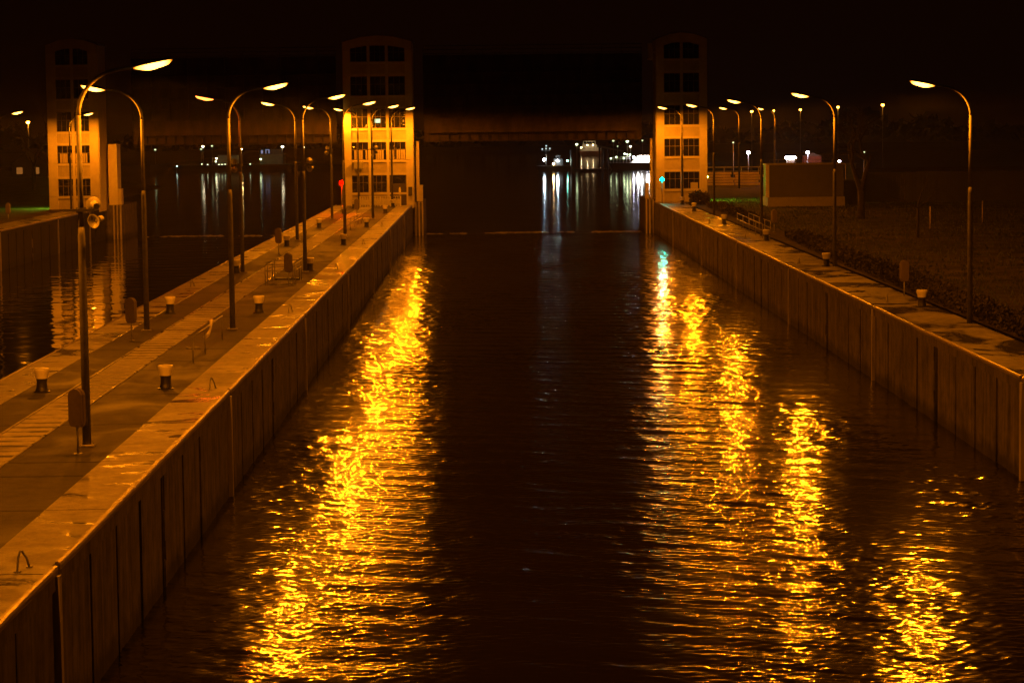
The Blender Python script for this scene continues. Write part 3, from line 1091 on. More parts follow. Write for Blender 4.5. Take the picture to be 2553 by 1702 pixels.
# ------------------------------------------------------------------ bollards
def make_bollard():
    t = thing('bollard', '', 'bollard')
    p = MB(); p.lathe([(0.26, 0.0), (0.26, 0.03), (0.2, 0.05), (0.17, 0.16), (0.16, 0.30), (0.175, 0.42)], 20)
    p.build('post', M['black'], t)
    c = MB(); c.lathe([(0.175, 0.421), (0.185, 0.44), (0.20, 0.52), (0.235, 0.64), (0.245, 0.70), (0.235, 0.735), (0.20, 0.75), (0.001, 0.765)], 20)
    c.build('cap', M['white_cap'], t)
    return t
BG = 'black mooring bollards with cream caps'
bol0 = make_bollard(); bol0['group'] = BG
bol0.location = (-10.29, 77.3, 0)
bol0['label'] = 'black bollard with flared cream cap, the largest one, between the coping and the slab strip'
for i, (x, y) in enumerate([(-10.31, 108.7), (-10.34, 139.8), (-10.22, 169.5), (-10.12, 198.8), (-9.94, 229.5), (-9.9, 246.4)]):
    dup(bol0, (x, y, 0), 0, 'cream-capped bollard, %s from the camera on the wide chamber side of the pier' % (ordi[i + 1] if i < 5 else 'last'), BG)
for i, (x, y) in enumerate([(-14.07, 76.8), (-14.22, 108.8), (-14.35, 138.3), (-14.01, 168.6), (-13.87, 198.2), (-13.74, 229.6), (-13.66, 244.5)]):
    dup(bol0, (x, y, 0), 0, 'cream-capped bollard, %s from the camera on the basin side of the pier' % (ordi[i] if i < 6 else 'last'), BG)
for i, (x, y) in enumerate([(18.59, 107.4), (18.57, 138.2), (18.58, 168.7), (18.32, 196.7), (18.34, 226.2), (18.66, 244.4)]):
    dup(bol0, (x, y, 0.005), 0, 'cream-capped bollard, %s from the camera on the quay before the hedge' % (ordi[i] if i < 5 else 'last'), BG)

# ------------------------------------------------------------------ lifebuoy cases on posts
def make_case():
    t = thing('lifebuoy_case', '', 'lifebuoy case')
    p = MB(); p.tube([(0, 0, 0), (0, 0, 0.72)], 0.03, 10); p.cbox(-0.09, 0.09, -0.09, 0.09, 0, 0.02, 0.005)
    p.build('post', M['galv'], t)
    c = MB()
    n = 14
    prof = []
    for k in range(n + 1):
        a = PI * k / n
        prof.append((0.2 * math.cos(a), 1.45 + 0.2 * math.sin(a)))
    poly = [(-0.2, 0.84), (-0.14, 0.70), (0.14, 0.70), (0.2, 0.84)] + prof
    poly = [(y_, z_) for y_, z_ in poly]
    c.prism_x(poly[:-1], -0.10, 0.10)
    c.prism_x([(y_ * 1.06, 1.18 + (z_ - 1.18) * 1.04) for y_, z_ in poly[:-1]], -0.018, 0.018)
    c.build('case', M['case'], t)
    return t
CG = 'lifebuoy cases on posts'
case0 = make_case(); case0['group'] = CG
case0.location = (-10.49, 61.96, 0); case0.rotation_euler = (0, 0, R(62))
case0['label'] = 'dark rounded lifebuoy case on a post beside the first pier lamp'
dup(case0, (-13.93, 95.1, 0), R(70), 'rounded lifebuoy case on a post beside the first basin-side lamp', CG)
dup(case0, (-13.74, 158.9, 0), R(66), 'rounded lifebuoy case on a post against the dark basin water', CG)
dup(case0, (-10.53, 127.3, 0), R(60), 'dark lifebuoy case standing before the low tubular cage', CG)
dup(case0, (-12.02, 219.7, 0), R(60), 'small lifebuoy case on the slab strip far along the pier', CG)
dup(case0, (20.6, 181.7, 0), R(-65), 'lifebuoy case behind the hedge, beside the double handrail', CG)
dup(case0, (18.95, 114.2, 0), R(-68), 'lifebuoy case in the hedge near the first quay bollard', CG)
dup(case0, (-43.0, 220.7, -0.02), R(70), 'lifebuoy case on the dark bank across the narrow basin', CG)

# ------------------------------------------------------------------ railings, cages, mooring stirrups
def tubes(segs, r_, n=8):
    m = MB()
    for s in segs:
        m.tube(s, r_, n)
    return m
t = thing('handrail', 'single bar handrail on thin posts beside the second pier lamp', 'handrail', (-10.42, 85.5, 0.012))
tubes([[(0, 0, 0), (0, 0, 0.9)], [(0.03, 3.4, 0), (0.03, 3.4, 0.9)], [(0, 9.3, 0), (0, 9.3, 0.9)]], 0.026).build('post', M['galv'], t)
tubes([[(0, -0.05, 0.92), (0.03, 3.4, 0.92), (0, 9.4, 0.92)], [(-0.25, 0.2, 0.5), (0.25, 0.2, 0.5)]], 0.026).build('rail', M['galv'], t)
rp = MB(); rp.tube([(0.04, 3.5, 0.62), (0.07, 3.9, 0.64), (0.09, 4.6, 0.78), (0.05, 5.2, 0.92), (0.0, 5.9, 1.0), (0.05, 6.3, 0.95)], [0.07, 0.075, 0.04, 0.05, 0.075, 0.04], 8)
tag(rp.build('rope_hank', M['rope']), 'pale rope hank knotted over the handrail beside the second pier lamp', 'rope').location = (-10.42, 85.5, 0.012)

t = thing('guard_cage', 'low tubular guard cage around a hatch near the third pier lamp', 'guard rail', (0, 0, 0))
x0, x1, y0, y1 = -11.75, -10.2, 127.6, 131.8
tubes([[(x, y, 0), (x, y, 1.05)] for x in (x0, x0 + 0.12, x1 - 0.12, x1) for y in (y0, y1)], 0.024).build('post', M['galv'], t)
tubes([[(x0, y0, z), (x1, y0, z), (x1, y1, z), (x0, y1, z), (x0, y0, z)] for z in (1.05, 0.72)], 0.022).build('rail', M['galv'], t)
kb = MB()
kb.box(x0 + 0.1, x1 - 0.1, y0 - 0.1, y0 + 0.02, 0, 0.1); kb.box(x0 + 0.1, x1 - 0.1, y1, y1 + 0.1, 0, 0.1)
kb.build('kerb', M['coping'], t)

def fence_rail(name, label, pts, zs, posts):
    t = thing(name, label, 'handrail')
    a = [Vector(q) for q in pts]
    tubes([[q, q + Vector((0, 0, zs[-1]))] for q in [a[0].lerp(a[1], i / (posts - 1)) for i in range(posts)]], 0.025).build('post', M['galv'], t)
    tubes([[a[0] + Vector((0, 0, z)), a[1] + Vector((0, 0, z))] for z in zs], 0.025).build('rail', M['galv'], t)
fence_rail('handrail', 'short double handrail before the hedge on the lawn-side quay', [(19.0, 193, 0), (18.7, 172, 0)], (0.55, 1.0), 5)
fence_rail('handrail', 'second parallel handrail behind the short double one at the hedge', [(19.9, 193, 0), (19.7, 176, 0)], (0.55, 1.0), 5)
fence_rail('handrail', 'distant handrail on the pier between the fourth lamp and the slab strip', [(-11.2, 190, 0), (-10.9, 206, 0)], (0.5, 0.95), 5)

STG = 'steel handhold loops at the ladder tops'
def make_stirrup():
    m = MB()
    m.tube([(0, -0.2, 0), (0.01, -0.14, 0.24), (0.03, -0.04, 0.36), (0.05, 0.06, 0.34), (0.10, 0.22, 0.18), (0.13, 0.30, 0.0)], 0.022, 8)
    m.cbox(-0.06, 0.06, -0.26, -0.14, 0, 0.02, 0.004); m.cbox(0.07, 0.19, 0.24, 0.36, 0, 0.02, 0.004)
    return m.build('handhold_loop', M['galv'])
st0 = tag(make_stirrup(), 'bent steel handhold loop on the wet coping, closest to the camera', 'handhold', STG)
st0.location = (-8.85, 45.5, 0.012)
STL = []
for i, (x, y) in enumerate([(-8.85, 76.85), (-8.98, 108.5), (-8.96, 140.35), (-8.95, 170), (-8.95, 199)]):
    o = st0.copy(); COL.objects.link(o); o.location = (x, y, 0.012)
    o['label'] = 'small steel handhold loop on the pier coping, %s from the camera' % ordi[i + 1]
for i, (x, y) in enumerate([(17.48, 110.25), (17.4, 141.4), (17.35, 171), (17.3, 199)]):
    o = st0.copy(); COL.objects.link(o); o.location = (x, y, 0.008)
    o['label'] = 'small steel handhold loop on the quay opposite the pier, %s from the camera' % ordi[i]
for i, (x, y) in enumerate([(-15.6, 75.0), (-15.5, 127.0)]):
    o = st0.copy(); COL.objects.link(o); o.location = (x, y, 0.012)
    o['label'] = ['steel handhold loop on the basin-side coping before the basin glitter', 'steel handhold loop far along the basin-side coping near the dim lamp'][i]

# white barrier fence before the middle tower
t = thing('barrier_fence', 'white barrier fence with a slatted top rail at the foot of the three-bay tower', 'fence', (0, 0, 0))
m = MB()
m.box(-13.3, -9.25, 249.55, 249.6, 0.72, 0.78); m.box(-13.3, -9.25, 249.55, 249.6, 0.97, 1.03); m.box(-13.3, -9.25, 249.55, 249.6, 0.1, 0.16)
for k in range(17):
    x = -13.3 + 4.05 * k / 16
    m.box(x - (0.025 if k % 4 else 0.07), x + (0.025 if k % 4 else 0.07), 249.53, 249.549, 0.0, 1.03)
m.build('rail', M['fence_white'], t)
m = MB()
for k in range(4):
    m.box(-13.22 + k * 1.012, -12.36 + k * 1.012, 249.57, 249.595, 0.2, 0.68)
po = m.build('panel', M['fence_white'], t)

# ------------------------------------------------------------------ signals
def signal(label, x, y, h, m_on, z0=0.0):
    t = thing('signal_light', label, 'signal light', (x, y, z0))
    p = MB(); p.tube([(0, 0, 0), (0, 0, h - 0.2)], 0.045, 10); p.cbox(-0.12, 0.12, -0.12, 0.12, 0, 0.03, 0.01)
    p.build('post', M['galv'], t)
    b = MB(); b.cbox(-0.23, 0.23, -0.02, 0.2, h - 0.27, h + 0.27, 0.03); b.build('housing', M['dark_steel'], t)
    l = MB(); l.lathe([(0.001, -0.06), (0.10, -0.05), (0.18, -0.022)], 18, (0, -0.02, h), 'y'); l.build('lens', m_on, t)
    v = MB()
    vs, fs = [], []
    for k in range(9):
        a = PI * (0.02 + 0.96 * k / 8)
        vs += [(0.2 * math.cos(a), -0.021, h + 0.2 * math.sin(a)), (0.2 * math.cos(a), -0.24, h + 0.2 * math.sin(a) - 0.02)]
    for k in range(8):
        fs.append((2 * k, 2 * k + 1, 2 * k + 3, 2 * k + 2))
    v.add(vs, fs, True)
    v.build('visor', M['dark_steel'], t)
    return t
signal('red signal light on a short post at the basin edge of the pier', -14.05, 231.6, 2.82, M['red_on'])
signal('green signal light on a short post at the foot of the quay-side tower', 16.98, 248.8, 2.4, M['green_on'])

# ------------------------------------------------------------------ hedge, lawn, trees
def leaf_box(name, x0f, x1f, y0, y1, h, n, size, m):
    """clipped hedge: small tilted leaf quads through a box volume, ragged outside"""
    y = RNG.uniform(y0, y1, n)
    t = RNG.uniform(0, 1, n)
    xa = np.interp(y, [q[0] for q in x0f], [q[1] for q in x0f]); xb = np.interp(y, [q[0] for q in x1f], [q[1] for q in x1f])
    x = xa + (xb - xa) * t
    hh = h * (0.85 + 0.22 * np.sin(y * 1.1) * np.sin(x * 2.3 + y * 0.4) + 0.12 * RNG.normal(size=n))
    z = hh * np.sqrt(RNG.uniform(0.0, 1, n))
    c = np.stack([x, y, z], -1)
    a = RNG.normal(size=(n, 3)); a /= np.linalg.norm(a, axis=1)[:, None]
    b_ = RNG.normal(size=(n, 3)); b_ -= a * (a * b_).sum(1)[:, None]; b_ /= np.linalg.norm(b_, axis=1)[:, None]
    s = size * RNG.uniform(0.6, 1.4, (n, 1))
    vs = np.stack([c - a * s, c + b_ * s * 0.5, c + a * s, c - b_ * s * 0.5], 1).reshape(-1, 3)
    me = bpy.data.meshes.new(name)
    me.from_pydata(vs.tolist(), [], [(4 * i, 4 * i + 1, 4 * i + 2, 4 * i + 3) for i in range(n)])
    me.materials.append(m)
    o = bpy.data.objects.new(name, me)
    COL.objects.link(o)
    return o
HX0 = [(78, 19.2), (100, 19.5), (140, 19.7), (175, 20.2), (210, 20.3)]
HX1 = [(78, 20.6), (100, 20.9), (140, 21.3), (175, 21.7), (210, 21.6)]
tag(leaf_box('hedge', HX0, HX1, 78, 172, 0.62, 15000, 0.10, M['hedge']), 'long low brown hedge between the quay and the lawn', 'hedge')
tag(leaf_box('hedge', HX0, [(78, 21), (250, 21.8)], 194, 236, 0.6, 6000, 0.10, M['hedge']), 'low hedge stretch beyond the handrails, toward the green-signal tower', 'hedge')
tag(leaf_box('bush', [(240, 19.6), (252, 19.6)], [(240, 21.4), (252, 21.4)], 244, 248.5, 1.1, 2600, 0.10, M['hedge']), 'dense clipped bush before the door of the green-signal tower', 'bush')
n = 26000
gx = 21.5 + 50 * RNG.uniform(0, 1, n) ** 1.5; gy = RNG.uniform(85, 262, n); hgt = RNG.uniform(0.05, 0.17, n); an = RNG.uniform(0, 6.28, n)
vs = np.stack([np.stack([gx - 0.05 * np.cos(an), gy - 0.05 * np.sin(an), np.full(n, -0.02)], -1), np.stack([gx + 0.05 * np.cos(an), gy + 0.05 * np.sin(an), np.full(n, -0.02)], -1),
               np.stack([gx + 0.05 * np.sin(an), gy, hgt], -1)], 1).reshape(-1, 3)
me = bpy.data.meshes.new('grass'); me.from_pydata(vs.tolist(), [], [(3 * i, 3 * i + 1, 3 * i + 2) for i in range(n)]); me.materials.append(M['grass'])
o = bpy.data.objects.new('grass', me); COL.objects.link(o); tag(o, 'short winter grass on the lawn behind the hedge', 'grass', None, 'stuff')

def bare_tree(label, loc, limbs, trunk_r, fork_z, height, depth, seed, group=None):
    rs = random.Random(seed)
    t = thing('bare_tree', label, 'tree', loc, 0, group)
    tr = MB(); tr.tube([(0, 0, -0.1), (0.03, 0, fork_z * 0.5), (0, 0, fork_z)], [trunk_r * 1.25, trunk_r, trunk_r * 0.95], 10)
    tr.build('trunk', M['bark'], t)
    cr = MB()
    def grow(p, d, L_, r_, k):
        mid = p + d * L_ * 0.5 + Vector((rs.gauss(0, 0.06), rs.gauss(0, 0.06), 0)) * L_
        e = p + d * L_
        cr.tube([p, mid, e], [r_, r_ * 0.8, r_ * 0.6], 6 if k > 2 else 4, False)
        if k == 0:
            return
        for _ in range(rs.choice((2, 3, 3)) if k > 1 else 3):
            nd = (d + Vector((rs.gauss(0, 0.5), rs.gauss(0, 0.5), rs.gauss(0.05, 0.3)))).normalized()
            grow(p + d * L_ * rs.uniform(0.65, 1.0), nd, L_ * rs.uniform(0.55, 0.75), r_ * 0.55, k - 1)
    for q in limbs:
        grow(Vector((0, 0, fork_z * 0.97)), Vector(q).normalized(), height * 0.42, trunk_r * 0.72, depth)
    cr.build('crown', M['bark'], t)
    return t
bare_tree('dark forked bare tree beside the grey cabin', (30.4, 204.9, -0.02), [(-0.32, 0, 1), (0.30, 0.1, 1)], 0.3, 2.3, 7.5, 5, 3)
TG = 'young bare trees on the lawn'
bare_tree('slender young bare tree alone in the middle of the lawn', (29.4, 171.6, -0.02), [(-0.9, 0, 0.5), (0.8, 0.2, 0.6), (0.1, -0.6, 0.9)], 0.09, 2.1, 2.9, 5, 5, TG)
bare_tree('young bare tree on the lawn near the picture edge', (37.2, 165, -0.02), [(-0.7, 0, 0.6), (0.7, 0.2, 0.7)], 0.1, 2.0, 3.4, 5, 9, TG)
bare_tree('bare tree across the narrow basin before the small lit house', (-61.5, 334, -0.02), [(-0.3, 0, 1), (0.35, 0.1, 1)], 0.3, 3.2, 8, 4, 12, None)
for i, (x, y) in enumerate([(32.4, 183.7), (38.5, 195.0)]):
    s = MB(); s.tube([(0, 0, 0), (0, 0, 1.7)], 0.045, 8); s.lathe([(0.05, 1.7), (0.001, 1.75)], 8)
    tag(s.build('stake', M['timber'], None, (x, y, -0.05)), ['thin wooden stake standing on the lawn behind the young tree', 'thin wooden stake farther out on the dark lawn'][i], 'stake')

# ------------------------------------------------------------------ cabin, shed, fence, timber on the far lawn
t = thing('cabin', 'flat-roofed grey cabin on a pale plinth across the lawn', 'cabin', (0, 0, 0))
m = MB(); m.box(26.25, 33.4, 236.2, 240.5, 0.86, 3.9)
for k in range(1, 6):
    x = 26.25 + 7.15 * k / 6
    m.box(x - 0.015, x + 0.015, 236.17, 236.199, 0.9, 3.85)
m.build('wall', M['hut'], t)
m = MB(); m.box(26.15, 33.5, 236.0, 240.6, -0.1, 0.86); m.build('plinth', M['hut_trim'], t)
m = MB(); m.box(25.98, 26.3, 235.95, 236.17, 0.865, 3.95); m.build('corner_post', M['tower_frame'], t)
m = MB(); m.cbox(26.05, 33.55, 235.98, 240.7, 3.905, 4.03, 0.03); m.build('roof', M['hut_trim'], t)
m = MB()
for k in range(9):
    m.tube([(26.4 + k * 0.85, 236.6, 4.02), (26.4 + k * 0.85, 236.6, 4.4)], 0.018, 6)
m.tube([(26.4, 236.6, 4.4), (33.2, 236.6, 4.4)], 0.018, 6)
m.build('roof_rail', M['galv'], t)
t = thing('shed', 'low black shed beside the grey cabin', 'shed', (0, 0, 0))
m = MB(); m.box(33.75, 35.6, 240.0, 243, -0.1, 2.25); m.build('wall', M['door'], t)
m = MB(); m.cbox(33.65, 35.7, 239.9, 243.1, 2.251, 2.36, 0.03); m.build('roof', M['tower_roof'], t)
t = thing('board_fence', 'long dim board fence closing the lawn behind the forked tree', 'fence', (0, 0, 0))
m = MB()
for k in range(120):
    x = 36.5 + k * 0.2
    m.box(x, x + 0.185, 244 + 0.02 * (k % 2), 244.03 + 0.02 * (k % 2), 0.05, 2.95 + 0.03 * RNG.normal())
m.build('board', M['hut'], t)
m = MB()
for k in range(11):
    m.box(36.4 + k * 2.4, 36.52 + k * 2.4, 244.06, 244.2, -0.1, 2.9)
m.build('post', M['bark'], t)
LGP = 'rough timber beams stacked beyond the lawn'
k = 0
for row, z in enumerate((0.02, 0.36, 0.70, 1.04, 1.38)):
    for j in range(2):
        m = MB()
        ln = 3.4 + RNG.uniform(-0.5, 0.5)
        m.cbox(-ln / 2, ln / 2, -0.35, 0.35, 0, 0.31 + RNG.uniform(-0.04, 0.0), 0.03)
        o = m.build('timber_beam', M['timber'], None, (28.9 + j * 3.55 + RNG.uniform(-0.25, 0.25), 316 - j * 0.4 + RNG.uniform(-0.1, 0.1), z - 0.02))
        o.rotation_euler = (0, 0, RNG.uniform(-0.04, 0.04))
        tag(o, 'rough timber beam, %s course from the ground, %s end of the stack' % (ordi[row], ['tower', 'cabin'][j]), 'timber beam', LGP)
m = MB()
for k in range(7):
    m.box(23 + k * 2.2, 23.12 + k * 2.2, 318, 318.1, -0.1, 2.3)
m.box(22.9, 36.4, 317.95, 317.99, 2.2, 2.32); m.box(22.9, 36.4, 317.95, 317.99, 1.7, 1.76)
tag(m.build('yard_fence', M['galv']), 'thin railing running behind the timber stack', 'fence')

# ------------------------------------------------------------------ far lights and harbour
def far_lamp(label, x, y, z, m_on, r_=0.16, ground=-0.05, group=None, cat='lamp'):
    t = thing('lamp_post', label, cat, (x, y, ground), 0, group)
    h = z - ground
    p = MB(); p.tube([(0, 0.05, 0), (0, 0.05, max(0.1, h))], [0.09, 0.05], 8)
    p.build('post', M['galv'], t)
    hd = MB(); hd.lathe([(r_ * 0.4, r_ * 1.25), (r_ * 1.3, r_ * 0.75), (r_ * 1.3, r_ * 0.6)], 12, (0, 0.05, h)); hd.build('hood', M['dark_steel'], t)
    l = MB(); l.ball((0, 0.0, h), r_, 10, 6, 0.75); l.build('globe', m_on, t)
    return t
FG = 'small far orange lamps over the lawn road'
nm = ['first', 'second and dimmest', 'third', 'fourth', 'fifth']
for i, (px, z, y, mm, r_) in enumerate([(47.0, 9.8, 450, 'lamp_far', 0.26), (51.0, 9.9, 450, 'lamp_far', 0.18),
                                       (55.8, 10.0, 450, 'lamp_far', 0.24), (62.6, 10.4, 450, 'lamp_far', 0.26), (70.7, 10.7, 450, 'lamp_far', 0.30)]):
    far_lamp('small far orange road lamp beyond the lawn, %s from the green-signal tower outward' % nm[i], px, y, z, M[mm], r_, -1.6, FG, 'street lamp')
far_lamp('small far orange lamp beside the tower across the narrow basin', -83.6, 450, 9.3, M['lamp_far_big'], 0.3, -0.05, None, 'street lamp')
WG = 'small white yard lamps beyond the lawn'
far_lamp('white post-top lamp glowing violet above the timber stack', 34.0, 330, 3.96, M['lamp_white'], 0.24, -0.05, WG)
far_lamp('white post-top lamp above the roof of the grey cabin', 41.9, 330, 3.87, M['lamp_white'], 0.22, -0.05, WG)
far_lamp('small white lamp beside the second quay lamp pole', 46.1, 330, 2.65, M['lamp_white'], 0.17, -0.05, WG)
far_lamp('faint greenish lamp behind the forked tree', 49.4, 330, 3.83, M['lamp_dim'], 0.12, -0.05, WG)
far_lamp('faint greenish lamp high left of the violet-white lamp', 32.0, 330, 5.3, M['lamp_dim'], 0.13, -0.05, WG)
t = thing('kiosk', 'small kiosk with a bright white illuminated roof behind the grey cabin', 'kiosk', (39.6, 330, -0.05))
m = MB(); m.box(-0.5, 0.5, -0.4, 0.4, 0, 3.1); m.build('wall', M['far_wall'], t)
m = MB(); m.cbox(-0.66, 0.66, -0.5, 0.5, 3.11, 3.42, 0.1); m.build('light_roof', M['lamp_white'], t)
t = thing('storage_hut', 'far brick hut behind the cabin roof, lit orange', 'hut', (44.0, 340, -0.05))
m = MB(); m.box(-1.5, 0.9, -1, 1, 0, 3.3); m.build('wall', M['brick'], t)
m = MB(); m.prism_y([(-1.6, 3.31), (1.0, 3.31), (-0.3, 3.75)], -1.1, 1.1); m.build('roof', M['tower_roof'], t)
t = thing('garden_wall', 'pale greenish wall piece standing behind the black shed', 'wall', (0, 0, 0))
m = MB(); m.box(42.7, 43.9, 300, 300.5, -0.1, 2.8); m.build('wall', M['far_wall'], t)
m = MB(); m.cbox(42.6, 44.0, 299.9, 300.6, 2.81, 2.92, 0.03); m.build('coping', M['hut_trim'], t)
far_lamp('hidden yard lamp lighting the pale wall piece behind the shed', 41.6, 297.5, 3.2, M['lamp_green_white'], 0.05, -0.05)
# house on the far side of the narrow basin
t = thing('house', 'small far house with a lit gable behind a bare tree', 'house', (-78, 420, -0.02))
m = MB(); m.prism_y([(-3, 0), (3, 0), (3, 2.4), (0, 4.6), (-3, 2.4)], 0, 7); m.build('wall', M['far_wall'], t)
m = MB(); m.prism_y([(-3.3, 2.25), (-3.1, 2.2), (0, 4.5), (3.1, 2.2), (3.3, 2.25), (0, 4.85)], -0.3, 7.3); m.build('roof', M['tower_roof'], t)
m = MB(); m.box(-2.2, -1.2, -0.05, -0.001, 0.6, 1.7); m.box(0.9, 1.6, -0.05, -0.001, 0.6, 1.7); m.build('window', glow('house_window', (1.0, 0.35, 0.06), 0.25), t)

# --- far moored boats
def boat_hull(x0, x1, y0, y1, z1, rake=0.8):
    m = MB()
    zb = ZW - 0.4
    vs = [(x0 + rake, y0 + 0.4, zb), (x1 - rake, y0 + 0.4, zb), (x1 - rake, y1 - 0.4, zb), (x0 + rake, y1 - 0.4, zb), (x0, y0, z1), (x1, y0, z1), (x1, y1, z1), (x0, y1, z1)]
    return m.add(vs, [(0, 3, 2, 1), (4, 5, 6, 7), (0, 1, 5, 4), (1, 2, 6, 5), (2, 3, 7, 6), (3, 0, 4, 7)])
def lampball(parent, name, pts, m_on, r_):
    for q in pts:
        b = MB(); b.ball(q, r_, 10, 6); b.build(name, m_on, parent)

t = thing('work_boat', 'low dark work boat with two blue-white lights under the raised gate', 'boat')
boat_hull(10.4, 18.5, 589, 593, -1.95).build('hull', M['hull'], t)
m = MB(); m.box(14.6, 16.8, 589.8, 592, -1.949, -0.3); m.box(15.0, 16.2, 590.2, 591.6, -0.299, 0.5); m.build('wheelhouse', M['hull'], t)
m = MB(); m.tube([(12.8, 590, -1.95), (12.8, 590, 2.9)], [0.08, 0.05], 8); m.box(11.8, 13.8, 589.96, 590.04, 1.6, 1.68); m.build('mast', M['galv'], t)
lampball(t, 'deck_light', [(12.3, 589.5, -0.5), (15.5, 589.2, -0.8)], M['lamp_blue'], 0.26)
lampball(t, 'warm_light', [(14.5, 588.9, -1.5)], M['lamp_warm'], 0.19)
lampball(t, 'stern_light', [(17.8, 589, -0.8)], glow('boat_green', (0.35, 1, 0.72), 45), 0.16)
lampball(t, 'mast_light', [(11.9, 589.9, 2.0), (12.8, 589.8, 2.1), (13.7, 589.9, 2.1), (12.85, 589.8, 2.75)], glow('mast_dim', (0.7, 0.9, 0.85), 1.2), 0.18)

DG = 'dark mooring piles in the harbour'
for i, (x, y) in enumerate([(18.7, 590), (26.2, 590), (27.3, 590)]):
    m = MB(); m.tube([(0, 0, 0), (0, 0, 6)], 0.22, 10)
    o = m.build('mooring_pile', M['galv'] if i == 0 else M['hull'], None, (x, y, ZW - 1.0))
    tag(o, ['pale mooring pile between the work boat and the lit push boat', 'dark mooring pile just beyond the lit push boat', 'dark mooring pile nearest the floodlit barge'][i], 'mooring pile', DG)
m = MB(); m.cbox(18.9, 28.0, 594, 597, ZW - 0.3, ZW + 0.42, 0.05)
tag(m.build('pontoon', M['hull']), 'low dark pontoon floating before the lit push boat', 'pontoon')

t = thing('push_boat', 'warm lit push boat seen end-on with a wide wheelhouse', 'boat')
boat_hull(30.4, 38.2, 866, 880, -1.75, 0.5).build('hull', M['brick'], t)
m = MB(); m.box(30.9, 37.4, 868, 877, -1.749, -0.55); m.box(31.6, 36.6, 868.5, 876, -0.549, 0.45); m.build('deckhouse', M['ship_white'], t)
m = MB(); m.box(31.8, 36.2, 869, 873, 1.45, 1.75)
for x in (31.9, 33.1, 35.0, 36.1):
    m.box(x - 0.12, x + 0.12, 869.05, 872.9, 0.451, 1.449)
m.box(31.8, 36.2, 869.02, 872.95, 0.452, 0.75)
m.build('wheelhouse', M['ship_white'], t)
m = MB()
for z in (-1.0, -0.2):
    m.tube([(30.6, 867.3, z), (38.0, 867.3, z)], 0.05, 6)
for k in range(8):
    m.tube([(30.6 + k * 1.05, 867.3, -1.75), (30.6 + k * 1.05, 867.3, -0.2)], 0.04, 6)
m.build('railing', M['ship_white'], t)
lampball(t, 'deck_light', [(31.0, 864.6, -0.5), (37.4, 864.6, -0.5), (33.2, 866.5, 0.35), (35.2, 866.5, 0.35)], glow('deck_warm', (1.0, 0.70, 0.34), 90), 0.13)
t2 = far_lamp('round white lamp on a jetty mast beside the lit push boat', 21.8, 640, 2.6, M['lamp_green_white'], 0.30, ZW)
for i, (x, z) in enumerate([(26.8, 862.0), (34.0, 861.0), (39.0, 862.0)]):
    pass

t = thing('barge', 'moored barge with a brilliantly floodlit white cabin beside the gate pylon', 'barge')
boat_hull(28.0, 41.0, 599, 607, -1.65, 1.2).build('hull', M['hull'], t)
m = MB(); m.prism_y([(33.4, -1.649), (40.4, -1.649), (40.4, 0.0), (35.3, 0.0)], 601, 605); m.build('cabin', M['ship_white'], t)
m = MB(); m.cbox(35.0, 40.6, 600.8, 605.2, 0.001, 0.12, 0.03); m.build('cabin_roof', M['ship_white'], t)
m = MB()
for z in (-0.75, -0.35):
    m.tube([(28.4, 599.2, z), (33.2, 599.2, z + 0.2)], 0.045, 6)
for k in range(7):
    m.tube([(28.4 + 0.8 * k, 599.2, -1.65), (28.4 + 0.8 * k, 599.2, -0.3)], 0.035, 6)
m.build('railing', M['ship_white'], t)
lampball(t, 'floodlight', [(36.1, 600.2, -0.35), (37.5, 600.2, -0.4), (35.2, 600.2, -0.95), (38.0, 600.2, -0.9)], M['lamp_cold_wall'], 0.30)
lampball(t, 'deck_light', [(28.6, 598.9, -0.5), (29.9, 598.9, -0.2), (31.7, 598.9, -0.5)], M['lamp_green_white'], 0.17)
lampball(t, 'cabin_light', [(31.9, 598.9, 0.55), (32.5, 598.9, 0.4), (33.2, 598.9, 0.3)], M['lamp_green_white'], 0.20)
lampball(t, 'bow_light', [(34.1, 598.9, -0.3)], M['lamp_white'], 0.26)

JG = 'jetty mast lamps behind the barge'
far_lamp('jetty mast lamp behind the barge, tall and soft yellow', 31.2, 640, 3.4, M['lamp_dim'], 0.30, ZW, JG)
far_lamp('jetty mast lamp behind the barge, tall and brilliant white', 34.8, 640, 3.2, M['lamp_green_white'], 0.33, ZW, JG)
far_lamp('jetty lamp behind the barge, pinkish white', 35.6, 640, 1.9, M['lamp_pink'], 0.30, ZW, JG)
far_lamp('jetty mast lamp behind the barge, faint, closest to the gate pylon', 38.7, 640, 3.4, M['lamp_dim'], 0.24, ZW, JG)
far_lamp('small faint jetty lamp below the soft yellow mast lamp', 32.3, 640, 2.0, M['lamp_dim'], 0.18, ZW, JG)
t = thing('jetty', 'dim yellowish jetty beam running from the push boat to the barge', 'jetty')
m = MB(); m.add([(27, 640, 1.9), (34, 640, 0.4), (34, 640, 0.8), (27, 640, 2.4), (27, 641, 1.9), (34, 641, 0.4), (34, 641, 0.8), (27, 641, 2.4)], [(0, 1, 2, 3), (7, 6, 5, 4), (0, 4, 5, 1), (3, 2, 6, 7), (1, 5, 6, 2), (0, 3, 7, 4)])
m.build('beam', M['far_wall'], t)
for x in (27.6, 30.4, 33.2):
    m = MB(); m.tube([(x, 640.5, ZW - 1), (x, 640.5, 1.9 - (x - 27) * 0.21)], 0.2, 8); m.build('pile', M['hull'], t)

